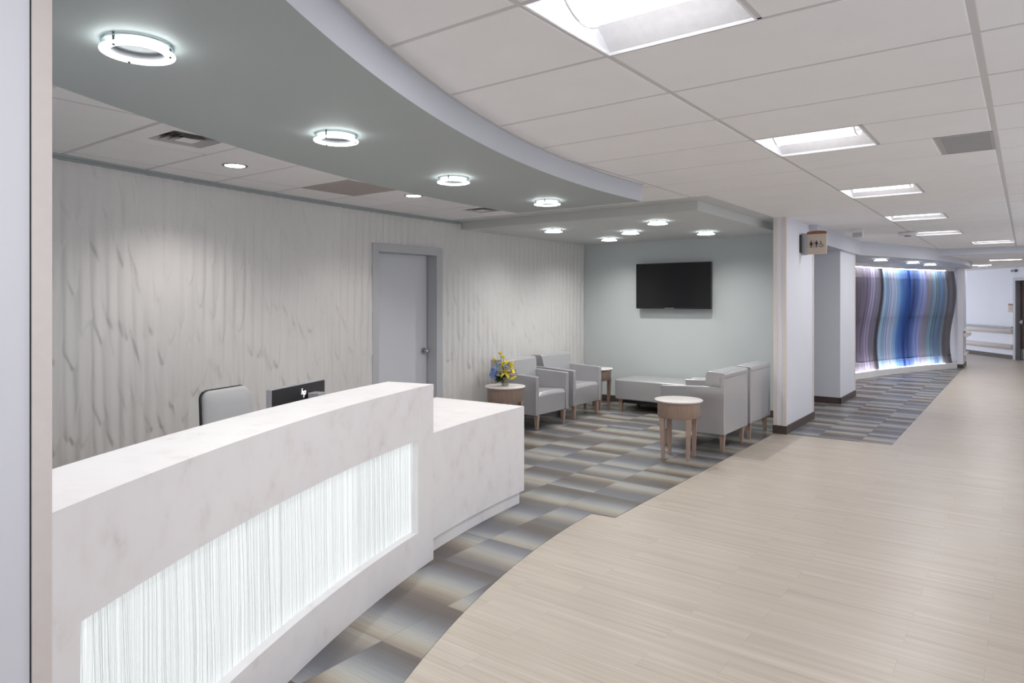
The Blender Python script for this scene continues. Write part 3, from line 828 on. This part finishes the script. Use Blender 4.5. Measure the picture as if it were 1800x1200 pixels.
tb = make_table('round maple side table with nothing on it, standing out on the floor'); tb.location = (-2.845, 6.594, 0); tb.rotation_euler = (0, 0, math.radians(9))
t2p = (-4.93, 6.38)
dup(tb, (*t2p, 0), .1, 'round maple side table carrying the flower arrangement')
dup(tb, (-5.12, 8.87, 0), 0, 'round maple side table in the corner, mostly hidden by an armchair')

# ------------------------------------------------------------------ flowers
fl = thing('flower_arrangement', 'yellow and blue flower arrangement in a small glass vase', 'flowers', (*t2p, .6045))
RT = Vector((math.cos(YAW), math.sin(YAW), 0)); FW = Vector((-math.sin(YAW), math.cos(YAW), 0))
def fp(a, z, dpt=0): return RT * a + FW * dpt + Vector((0, 0, z))
M_yel = plain('yellow_petal', (.80, .62, .03), .5, nz=.12, nscale=60)
M_blue = plain('blue_petal', (.22, .33, .68), .6, nz=.55, nscale=90)
M_pale = plain('pale_blue_petal', (.45, .60, .80), .6, nz=.2, nscale=90)
M_green = plain('dark_leaf', (.025, .06, .03), .5, nz=.3, nscale=40)
M_stem = plain('stem_green', (.10, .16, .05), .5, nz=.2)
M_vase = glass('vase_glass', (.55, .52, .42), .3, .06)
bm = BM(); lathe(bm, [(0, 0), (.038, 0), (.043, .006), (.043, .098), (.045, .104), (.040, .104), (.038, .012), (0, .010)], n=32)
link('vase', bm, M_vase, parent=fl)
bm = BM()
for k in range(16): sphere(bm, (random.uniform(-.026, .026), random.uniform(-.026, .026), .02 + random.random() * .065), .011, 1, 1, .8)
link('vase_filling', bm, plain('brown_moss', (.16, .10, .05), .8, nz=.3), parent=fl)
bm = BM()
heads = [(-.056, .385, 0), (-.026, .335, .01), (-.126, .31, 0)]
for a, z, d in heads + [(0.02, .155, -.03), (.07, .20, 0), (-.03, .26, .01), (.02, .26, 0), (.12, .10, -.02), (-.14, .14, 0), (.04, .23, .02)]:
    tube(bm, [(0, 0, .03), tuple(fp(a * .5, z * .55, d)), tuple(fp(a, z, d))], .0028, n=6)
link('stems', bm, M_stem, parent=fl)
def petal(bm, base, dirv, L, W, droop=.25):
    dirv = dirv.normalized(); side = dirv.cross(Vector((0, 0, 1)))
    if side.length < .1: side = Vector((1, 0, 0))
    side.normalize(); up_ = side.cross(dirv); rows = []
    for i in range(6):
        t = i / 5; w_ = W * math.sin(PI * min(.98, .12 + .86 * t)) ** .8
        c = base + dirv * L * t + up_ * (-droop * L * t * t + .1 * L * t)
        rows.append([bm.verts.new(c - side * w_ + up_ * w_ * .35), bm.verts.new(c), bm.verts.new(c + side * w_ + up_ * w_ * .35)])
    for a, b_ in zip(rows, rows[1:]):
        for j in (0, 1):
            f = bm.faces.new((a[j], a[j + 1], b_[j + 1], b_[j])); f.smooth = True
def solid(o, t=.0015):
    s = o.modifiers.new('solid', 'SOLIDIFY'); s.thickness = t; s.offset = 0; return o
for a, z, d, sz, dr in ((.005, .165, -.06, .10, (.1, -.8, .45)), (.07, .205, -.02, .085, (.75, -.3, .35)), (.02, .262, 0, .06, (.1, -.3, .8)), (-.025, .258, -.02, .045, (-.4, -.6, .5))):
    bm = BM(); c = fp(a, z, d); ax = (RT * dr[0] + FW * dr[1] + Vector((0, 0, dr[2]))).normalized()
    u_ = ax.orthogonal().normalized(); v_ = ax.cross(u_)
    for k in range(6):
        an = 2 * PI * k / 6 + .3; petal(bm, c, (u_ * math.cos(an) + v_ * math.sin(an)) + ax * .5, sz * 1.1, sz * .23)
    solid(link('lily', bm, M_yel, parent=fl))
bm = BM(); mt = Matrix.Rotation(math.radians(62), 4, FW)
sphere(bm, fp(.095, .098, -.05), .045, .34, .34, 1, M=mt); link('lily_bud', bm, M_yel, parent=fl)
for a, z, d in heads + [(-.028, .262, -.01)]:
    bm = BM()
    for k in range(16):
        v = Vector((random.gauss(0, 1), random.gauss(0, 1), random.gauss(0, 1))).normalized() * .013
        sphere(bm, fp(a, z, d) + v, .010, u=8, v=6)
    link('yellow_bloom', bm, M_yel, parent=fl)
def hydra(a, z, d, r, m, nme):
    bm = BM()
    for k in range(60):
        v = Vector((random.gauss(0, 1), random.gauss(0, 1), random.gauss(0, 1))).normalized()
        c = fp(a, z, d) + Vector((v.x * r, v.y * r, v.z * r * .9)) * random.uniform(.8, 1.05)
        for q in range(4):
            an = q * PI / 2; u_ = v.orthogonal().normalized(); w_ = v.cross(u_)
            dd = (u_ * math.cos(an) + w_ * math.sin(an)) * .010
            ee = (u_ * math.cos(an + .6) + w_ * math.sin(an + .6)) * .011; gg = (u_ * math.cos(an - .6) + w_ * math.sin(an - .6)) * .011
            bm.faces.new([bm.verts.new(c), bm.verts.new(c + gg), bm.verts.new(c + dd * 1.5 + v * .003), bm.verts.new(c + ee)])
    solid(link(nme, bm, m, parent=fl), .001)
hydra(-.125, .17, 0, .045, M_blue, 'blue_bloom'); hydra(-.145, .125, -.01, .04, M_blue, 'blue_bloom')
hydra(-.105, .20, .01, .028, M_pale, 'blue_bloom')
hydra(.025, .225, -.01, .036, M_pale, 'blue_bloom'); hydra(.05, .245, .03, .025, M_blue, 'blue_bloom'); hydra(-.07, .26, .02, .022, M_pale, 'blue_bloom')
bm = BM()
for k in range(44):
    an = random.uniform(0, 2 * PI); c = fp(-.06, .09, 0)
    v = Vector((math.cos(an), math.sin(an), random.uniform(-.5, .9)))
    petal(bm, c, v, random.uniform(.05, .095), .018, .5)
for k in range(16):
    v = RT * random.uniform(.6, 1) + FW * random.uniform(-.5, .5) + Vector((0, 0, random.uniform(-.15, .25)))
    petal(bm, fp(.03, .15, -.01), v, random.uniform(.08, .145), .010, .1)
for k in range(14):
    an = random.uniform(0, 2 * PI); v = Vector((math.cos(an), math.sin(an), random.uniform(.1, 1.2)))
    petal(bm, fp(-.01, .12, 0), v, random.uniform(.06, .12), .014, .4)
solid(link('foliage', bm, M_green, parent=fl))

# ------------------------------------------------------------------ television
tv = thing('television', 'black wall-mounted flat television on the grey-green wall', 'television', (-4.20, 9.50, 1.83))
bm = BM(); box(bm, -.592, .592, 0, .045, -.342, .342); link('casing', bm, M_black, parent=tv, bevel=.004)
bm = BM(); box(bm, -.580, .580, -.002, -.0002, -.320, .332); link('screen', bm, M_screen, parent=tv)
bm = BM(); box(bm, -.12, .03, -.004, -.0005, -.338, -.329); link('logo_bar', bm, M_metal, parent=tv)
bm = BM(); box(bm, -.22, .22, .045, .1185, -.18, .18); link('wall_bracket', bm, M_black, parent=tv)

# ------------------------------------------------------------------ blade sign
sg = thing('restroom_sign', 'projecting beige restroom sign with brown band on the wing wall', 'sign', (-2.31, 9.24, 2.35))
M_beige = plain('beige_sign_plastic', (.55, .46, .38), .5, nz=.02); M_brown = plain('brown_sign_band', (.26, .10, .035), .45, nz=.05)
bm = BM(); box(bm, .07, .30, -.012, .012, -.148, .108); pnl = link('sign_panel', bm, M_beige, parent=sg)
bm = BM()
pts = [(.07, .108), (.30, .108), (.30, .138)] + [(x, .138 + .012 * (1 - ((x - .185) / .115) ** 2)) for x in frange(.30, .07, 9)[1:-1]] + [(.07, .138)]
a = [bm.verts.new((x, -.013, z)) for x, z in pts]; b_ = [bm.verts.new((x, .013, z)) for x, z in pts]
for i in range(len(pts)): bm.faces.new((a[i], a[(i + 1) % len(pts)], b_[(i + 1) % len(pts)], b_[i]))
bm.faces.new(a); bm.faces.new(b_[::-1]); link('brown_band', bm, M_brown, parent=sg)
bm = BM(); box(bm, .008, .07, -.020, .020, -.155, .125); link('bracket', bm, M_silver, parent=sg)
bm = BM(); box(bm, .0, .010, -.10, .035, -.125, .105); link('wall_plate', bm, M_black, parent=sg)
bm = BM(); Y_ = -.0125
def disc(bm, cx, cz, r, y, n=16):
    v = [bm.verts.new((cx + r * math.cos(2 * PI * i / n), y - .0012, cz + r * math.sin(2 * PI * i / n))) for i in range(n)]; bm.faces.new(v)
def polyf(bm, pts, y):
    bm.faces.new([bm.verts.new((x, y - .0012, z)) for x, z in pts])
def person(cx, woman):
    disc(bm, cx, .018, .0075, Y_)
    if woman: polyf(bm, [(cx - .006, .008), (cx + .006, .008), (cx + .017, -.030), (cx - .017, -.030)], Y_)
    else: polyf(bm, [(cx - .013, .008), (cx + .013, .008), (cx + .009, -.030), (cx - .009, -.030)], Y_)
    strokes(bm, [((cx - .012, .006), (cx - .019, -.020)), ((cx + .012, .006), (cx + .019, -.020))], .0045, Y_)
    strokes(bm, [((cx - .0052, -.028), (cx - .0052, -.062)), ((cx + .0052, -.028), (cx + .0052, -.062))], .0068, Y_)
person(.120, True); strokes(bm, [((.152, .026), (.152, -.062))], .0045, Y_); person(.183, False)
cx = .235; disc(bm, cx - .004, .012, .006, Y_)
strokes(bm, [((cx - .004, .006), (cx - .001, -.026)), ((cx - .002, -.010), (cx + .014, -.010)), ((cx - .001, -.026), (cx + .018, -.026)), ((cx + .018, -.026), (cx + .026, -.048)), ((cx + .026, -.048), (cx + .034, -.044))], .0055, Y_)
arc_ = [(cx + .003 + .023 * math.cos(a), -.036 + .023 * math.sin(a)) for a in frange(math.radians(125), math.radians(345), 14)]
strokes(bm, list(zip(arc_, arc_[1:])), .005, Y_)
link('pictograms', bm, M_black, parent=pnl)

# ------------------------------------------------------------------ ceiling fixtures
def make_troffer(label):
    t = thing('ceiling_light', label, 'ceiling light', group='recessed square ceiling lights')
    S = .297
    bm = BM()      # reflector pan: two curved wings + end plates
    def wing(s):
        pr_ = [(s * (.145 + .150 * q), .012 + .085 * math.sin((1 - q) * PI / 2) ** 1.1) for q in frange(0, 1, 9)]
        a = [bm.verts.new((-S, y, z)) for y, z in pr_]; b2 = [bm.verts.new((S, y, z)) for y, z in pr_]
        for i in range(8):
            f = bm.faces.new((a[i], a[i + 1], b2[i + 1], b2[i])); f.smooth = True
    wing(-1); wing(1)
    box(bm, -S, S, -S, S, .10, .11)
    box(bm, -S, -S + .004, -S, S, .0, .10); box(bm, S - .004, S, -S, S, 0, .10)
    link('reflector', bm, M_lamp_white, parent=t)
    bm = BM()      # bowed lens, carried by two end brackets
    n = 14
    pr_ = [(-.135 + .27 * i / n, .018 + .052 * abs(2 * i / n - 1) ** 2.2) for i in range(n + 1)]
    a = [bm.verts.new((-S + .062, y, z)) for y, z in pr_]; b2 = [bm.verts.new((S - .062, y, z)) for y, z in pr_]
    for i in range(n):
        f = bm.faces.new((a[i], a[i + 1], b2[i + 1], b2[i])); f.smooth = True
    link('diffuser', bm, M_trof, parent=t)
    for s in (-1, 1):
        bm = BM(); tube(bm, [(s * (S - .060), y, z - .001) for y, z in pr_], .006, n=8)
        link('end_bracket', bm, M_white, parent=t)
    bm = BM(); e = .004
    for b4 in ((-S - e, S + e, -S - e, -S), (-S - e, S + e, S, S + e), (-S - e, -S, -S, S), (S, S + e, -S, S)): box(bm, *b4, -.001, .015)
    link('frame', bm, M_lamp_white, parent=t)
    return t
tr = None
names = ['behind the viewer', 'nearest of the row, cut by the top edge of the photo', 'second of the row, in front of the nearest one', 'third of the row along the corridor',
         'fourth of the row along the corridor', 'fifth of the row, beside the white ceiling sensor', 'shifted right, just before the bulkhead']
for i, (x0, x1, k) in enumerate(TROF):
    lab = 'square recessed ceiling light, ' + names[i]; loc = ((x0 + x1) / 2, yk(k) + PY / 2, CEIL + .001)
    if i == 0: continue
    if tr is None: tr = make_troffer(lab); tr.location = loc
    else: dup(tr, loc, 0, lab)
x0, x1, k = TROF[0]; dup(tr, ((x0 + x1) / 2, yk(k) + PY / 2, CEIL + .001), 0, 'square recessed ceiling light, ' + names[0])
for (x0, x1, k) in TROF:
    light('troffer_lamp', 'AREA', ((x0 + x1) / 2, yk(k) + PY / 2, CEIL + .016), L_TROF_LAMP, (1, .985, 1), shape='RECTANGLE', size=.46, size_y=.24)
# surface lights on the lower ceiling
def flat_light(loc, rz, label, g):
    t = thing('ceiling_light', label, 'ceiling light', loc, rz, g)
    bm = BM(); box(bm, -.30, .30, -.15, .15, -.012, -.001); link('housing', bm, M_lamp_white, parent=t)
    bm = BM(); box(bm, -.28, .28, -.13, .13, -.016, -.0121); link('diffuser', bm, M_trof, parent=t)
    return t
fa = flat_light((-.36, 18.2, LOWC), 0, 'flat ceiling light on the lower ceiling beyond the bulkhead, at the right edge', 'flat lights beyond the bulkhead')
dup(fa, (-.97, 20.6, LOWC), 0, 'flat ceiling light beyond the bulkhead, just right of the rounded drop')

for x, y in ((-.36, 18.2), (-.97, 20.6)):
    light('flat_light_lamp', 'AREA', (x, y, LOWC - .018), L_TROF_LAMP * .6, (1, .985, 1), shape='RECTANGLE', size=.54, size_y=.24)
def make_ring(label):
    t = thing('ring_light', label, 'ceiling light', group='glass ring downlights')
    bm = BM(); lathe(bm, [(.081, -.031), (.112, -.031), (.1133, -.034), (.112, -.037), (.081, -.037), (.080, -.034)], n=48, closed=True)
    link('lower_glass_ring', bm, M_ring, parent=t)
    bm = BM(); lathe(bm, [(.090, -.005), (.108, -.005), (.109, -.009), (.108, -.011), (.090, -.011)], n=48, closed=True)
    link('upper_glass_ring', bm, M_glass, parent=t)
    bm = BM(); lathe(bm, [(.089, -.004), (.089, -.030), (.088, -.030), (.088, -.004)], n=48, closed=True)
    link('lit_collar', bm, M_ring, parent=t)
    bm = BM(); lathe(bm, [(.0878, -.003), (.0878, -.0295), (.0865, -.0295), (.0865, -.003)], n=48, closed=True)
    link('inner_baffle', bm, M_silver, parent=t)
    bm = BM(); lathe(bm, [(0, -.002), (.0862, -.002), (.0862, -.006), (.066, -.006), (.060, -.003), (0, -.003)], n=40)
    link('aperture', bm, M_silver, parent=t)
    for k in range(3):
        a = 2 * PI * k / 3 + .9; bm = BM(); cyl(bm, .098 * math.cos(a), .098 * math.sin(a), -.042, -.0005, .0042, n=10)
        link('post', bm, M_metal_d, parent=t)
    return t
rings = [((-2.354, 1.052), SOF_B, 'glass ring light on the curved drop, largest and nearest', L_SPOT),
         ((-2.837, 2.248), SOF_B, 'second glass ring light from the left on the curved drop', L_SPOT),
         ((-3.189, 3.538), SOF_B, 'third glass ring light from the left on the curved drop', L_SPOT),
         ((-3.279, 4.836), SOF_B, 'glass ring light at the far end of the curved drop', L_SPOT),
         ((-4.805, 7.229), LSOF_B, 'glass ring light over the lounge, leftmost, near the carved wall', L_LOUNGE_SPOT),
         ((-4.844, 8.751), LSOF_B, 'glass ring light over the lounge, lowest in the photo, above the television top left', L_LOUNGE_SPOT),
         ((-4.127, 8.02), LSOF_B, 'glass ring light over the lounge, middle one of the five', L_LOUNGE_SPOT),
         ((-3.355, 7.19), LSOF_B, 'glass ring light over the lounge, highest in the photo', L_LOUNGE_SPOT),
         ((-3.367, 8.691), LSOF_B, 'glass ring light over the lounge, rightmost, near the wing wall', L_LOUNGE_SPOT),
         ((-2.158, 14.208), FSOF_B, 'small ring light in front of the art glass wall, leftmost of three', L_SPOT),
         ((-1.793, 15.572), FSOF_B, 'small ring light in front of the art glass wall, middle of three', L_SPOT),
         ((-1.609, 16.667), FSOF_B, 'small ring light in front of the art glass wall, rightmost of three', L_SPOT)]
rg = None
for (xy, z, lab, e) in rings:
    if rg is None: rg = make_ring(lab); rg.location = (*xy, z); r_ = rg
    else: r_ = dup(rg, (*xy, z), 0, lab)
for (xy, z, lab, e) in rings:
    light('lamp_spot', 'SPOT', (xy[0], xy[1], z - .040), e, (1, .99, .97), spot_size=math.radians(150), spot_blend=1.0, shadow_soft_size=.006)

def make_down(label):
    t = thing('recessed_downlight', label, 'ceiling light', group='recessed downlights behind the desk')
    bm = BM(); lathe(bm, [(.072, -.001), (.084, -.003), (.090, -.001), (.090, .002), (.072, .002)], n=40, closed=True)
    link('trim_ring', bm, M_metal_d, parent=t)
    bm = BM(); lathe(bm, [(0, -.0022), (.050, -.0022), (.073, -.001)], n=40); link('lamp', bm, M_down, parent=t)
    return t
dn = make_down('round recessed downlight behind the desk, nearer one, left'); dn.location = (*DOWN[0], CEIL - .002)
dup(dn, (*DOWN[1], CEIL - .002), 0, 'round recessed downlight behind the desk, farther one, above the door')
for xy in DOWN: light('lamp_spot', 'SPOT', (*xy, CEIL - .015), L_DOWN, (1, .96, .92), spot_size=math.radians(130), spot_blend=.8, shadow_soft_size=.02)

# air diffusers
def make_diffuser(label):
    t = thing('air_diffuser', label, 'air vent', group='square louvred air diffusers')
    bm = BM(); S = .317; s = .17
    for b4 in ((-S, S, -.295, -s), (-S, S, s, .295), (-S, -s, -s, s), (s, S, -s, s)): box(bm, *b4, -.001, .005)
    link('face_plate', bm, M_tile, parent=t)
    bm = BM()
    for q, (r0, z) in enumerate(((.165, 0), (.125, -.002), (.085, -.004))):
        r1 = r0 - .028
        for k in range(4):
            M_ = Matrix.Rotation(k * PI / 2, 4, 'Z')
            v = [M_ @ Vector(p) for p in ((-r0, -r0, z + .001), (r0, -r0, z + .001), (r1, -r1, z + .026), (-r1, -r1, z + .026))]
            bm.faces.new([bm.verts.new(p) for p in v])
    link('louvres', bm, M_tile2, parent=t)
    bm = BM(); box(bm, -.055, .055, -.055, .055, -.006, -.002); link('centre_plate', bm, M_tile, parent=t)
    bm = BM(); box(bm, -.172, .172, -.172, .172, .045, .05); link('backing', bm, M_black, parent=t)
    return t
df = make_diffuser('square louvred air diffuser behind the desk, nearer, with dark slots'); x0, x1, k = DIFF[0]
df.location = ((x0 + x1) / 2, yk(k) + PY / 2, CEIL)
x0, x1, k = DIFF[1]; dup(df, ((x0 + x1) / 2, yk(k) + PY / 2, CEIL), 0, 'small air diffuser in the ceiling just before the lounge')
def grille(x0, x1, y0, y1, label, m):
    t = thing('return_grille', label, 'air vent', ((x0 + x1) / 2, (y0 + y1) / 2, CEIL))
    a, b_ = (x1 - x0) / 2 - .006, (y1 - y0) / 2 - .008; bm = BM()
    for b4 in ((-a, a, -b_, -b_ + .02), (-a, a, b_ - .02, b_), (-a, -a + .02, -b_ + .02, b_ - .02), (a - .02, a, -b_ + .02, b_ - .02)): box(bm, *b4, -.001, .004)
    link('frame', bm, m, parent=t)
    bm = BM(); n = 34
    for i in range(n):
        y = -b_ + .02 + (2 * b_ - .04) * i / n; box(bm, -a + .02, a - .02, y, y + (2 * b_ - .04) / n * .62, .0, .003)
    box(bm, -a + .02, a - .02, -b_ + .02, b_ - .02, .006, .008)
    link('slats', bm, m, parent=t)
grille(-5.175, -4.515, yk(3), yk(4), 'beige return air grille in the ceiling behind the desk', plain('beige_grille', (.50, .45, .42), .6))
grille(-.455, -.152, yk(5), yk(6), 'grey perforated return grille in the corridor ceiling', plain('grey_grille', (.44, .43, .435), .6))

# ceiling sensors
bm = BM(); 
t = thing('ceiling_sensor', 'white disc sensor on the corridor ceiling beside a ceiling light', 'sensor', (-1.395, 11.55, CEIL), group='white ceiling sensors')
lathe(bm, [(0, -.055), (.09, -.052), (.125, -.035), (.13, -.012), (.10, -.001), (0, -.001)], n=32); link('body', bm, M_white, parent=t)
bm = BM(); cyl(bm, 0, -.02, -.062, -.052, .045, n=24); link('lens', bm, M_metal_d, parent=t)
dup(t, (-.87, 20.95, LOWC), 0, 'white disc sensor on the lower ceiling beyond the bulkhead')
t = thing('ceiling_speaker', 'small white ribbed box hanging under the corridor ceiling', 'ceiling box', (-1.91, 10.69, CEIL))
bm = BM(); box(bm, -.075, .075, -.05, .05, -.03, -.001); link('mounting_plate', bm, M_white, parent=t)
bm = BM(); box(bm, -.065, .065, -.04, .04, -.112, -.03)
link('body', bm, M_white, parent=t)
bm = BM()
for i in range(9): box(bm, -.058 + i * .0133, -.051 + i * .0133, -.044, -.040, -.106, -.045)
link('ribs', bm, M_silver, parent=t)
t = thing('wall_sounder', 'small grey box at the top of the far wall over the door', 'alarm box', (*dp(.05, .03), LOWC - .09))
bm = BM(); box(bm, -.09, .09, -.03, .03, -.03, .03, M=Matrix.Rotation(math.atan2(D.y, D.x), 4, 'Z')); link('body', bm, M_metal_d, parent=t)

# ------------------------------------------------------------------ art glass wall
art = thing('art_glass_wall', 'wavy translucent art glass screen in blue, lavender and grey bands', 'art glass', (0, 0, 0))
yA, yB = 12.72, 19.13
nS = 11; tot = yB - yA
for s in range(nS):
    bm = BM(); uvl = bm.loops.layers.uv.new('UVMap')
    a0 = yA + tot * s / nS - .05; a1 = yA + tot * (s + 1) / nS + .05
    a0 = max(a0, yA); a1 = min(a1, yB); ph = .5 * math.sin(s * 2.1); off = (.012 if s % 2 else -.012)
    ni, nj = 14, 40; grid = []
    for i in range(ni + 1):
        y = a0 + (a1 - a0) * i / ni; row = []
        for j in range(nj + 1):
            z = .135 + (FSOF_B - .07 - .02 - .135) * j / nj
            o_ = .055 * math.sin((z - 1.25) / 2.45 * 2 * PI + ph * .6) + .02 * math.sin(y * 3.1 + z) + off
            sh = .045 * math.sin((z - 1.25) / 2.45 * 2 * PI)
            row.append((bm.verts.new((art_x(y + sh) - .03 + o_ * .8, y + sh, z)), (y - yA) / tot))
        grid.append(row)
    for i in range(ni):
        for j in range(nj):
            q = (grid[i][j], grid[i + 1][j], grid[i + 1][j + 1], grid[i][j + 1])
            f = bm.faces.new([v[0] for v in q]); f.smooth = True
            for l, v in zip(f.loops, q): l[uvl].uv = (v[1], l.vert.co.z)
    link('glass_sheet', bm, M_art, parent=art)
for z in (.32, 1.23, 2.09):
    bm = BM(); tube(bm, [(art_x(y) - .10, y, z) for y in frange(yA, yB, 30)], .022, n=8)
    for y in frange(yA + .2, yB - .2, 14): box(bm, art_x(y) - .205, art_x(y) - .13, y - .012, y + .012, z - .012, z + .012)
    link('rail', bm, M_metal, parent=art)
for z0_, z1_, o_ in ((.128, .138, .12), (FSOF_B - .085, FSOF_B - .071, .12)):
    bm = BM(); ys = frange(yA, 18.95, 24)
    prism(bm, [(art_x(y) - o_ + .02, y) for y in ys] + [(art_x(y) - o_ - .02, y) for y in ys[::-1]], z0_, z1_)
    link('led_strip', bm, M_led, parent=art)
for i, y in enumerate((13.05, 14.6, 16.6, 17.9)):
    light('lamp_spot', 'SPOT', (art_x(y) + .42, y - .1, FSOF_B - .03), 34, (1, .97, .95), rot=(0, math.radians(-24), 0), spot_size=math.radians(100), spot_blend=.8, shadow_soft_size=.02)

# ------------------------------------------------------------------ far corridor rails and plaque
def rail(s0, s1, z, r, label, g):
    t = thing('wall_bumper_rail', label, 'handrail', group=g)
    bm = BM(); pr_ = [(0, z - .075), (.05, z - .07), (.07, z - .04), (.072, z + .03), (.055, z + .065), (0, z + .07)]
    a = [bm.verts.new((*dp(s0, o), zz)) for o, zz in pr_]; b2 = [bm.verts.new((*dp(s1, o), zz)) for o, zz in pr_]
    for i in range(len(pr_) - 1):
        f = bm.faces.new((a[i], a[i + 1], b2[i + 1], b2[i])); f.smooth = True
    bm.faces.new(a); bm.faces.new(b2[::-1]); link('bumper', bm, M_cream, parent=t)
    return t
t = rail(.12, 6.8, .765, .07, 'upper cream handrail on the far wall, with a grey grip strip', 'rails on the far wall')
bm = BM(); prism(bm, [dp(.12, .05), dp(6.8, .05), dp(6.8, .01), dp(.12, .01)], .86, .885); link('grip_strip', bm, M_metal_d, parent=t)
rail(.12, 6.8, .335, .07, 'lower cream bumper rail on the far wall near the floor', 'rails on the far wall')
t = thing('corner_handrail', 'short cream handrail on the side of the pillar ending the glass wall', 'handrail')
bm = BM(); tube(bm, [(-1.135, 19.35, .79), (-1.135, 20.2, .79)], .055, n=16); link('rail', bm, M_cream, parent=t)
bm = BM(); box(bm, -1.192, -1.15, 19.5, 19.56, .77, .81); box(bm, -1.192, -1.14, 19.40, 20.2, .885, .895); link('bracket', bm, M_white, parent=t)
t = thing('corner_bumper', 'short cream bumper low on the side of the pillar', 'handrail')
bm = BM(); tube(bm, [(-1.165, 19.35, .33), (-1.165, 20.2, .33)], .035, n=16); link('rail', bm, M_cream, parent=t)
t = thing('room_plaque', 'small beige and brown room plaque beside the far door', 'sign', (*dp(.23, .004), 1.40), math.atan2(D.y, D.x))
sgn = 1 if (Matrix.Rotation(math.atan2(D.y, D.x), 3, 'Z') @ Vector((0, 1, 0))).xy.dot(Nn) > 0 else -1
def bx2(m, n_, x0, x1, y0, y1, z0, z1):
    bm = BM(); box(bm, x0, x1, min(sgn * y0, sgn * y1), max(sgn * y0, sgn * y1), z0, z1); link(n_, bm, m, parent=t)
bx2(M_beige, 'plate', -.09, .09, 0, .012, -.115, .07); bx2(M_brown, 'brown_band', -.09, .09, 0, .013, .07, .115); bx2(M_metal_d, 'symbol', -.028, .028, .012, .014, -.05, .012)
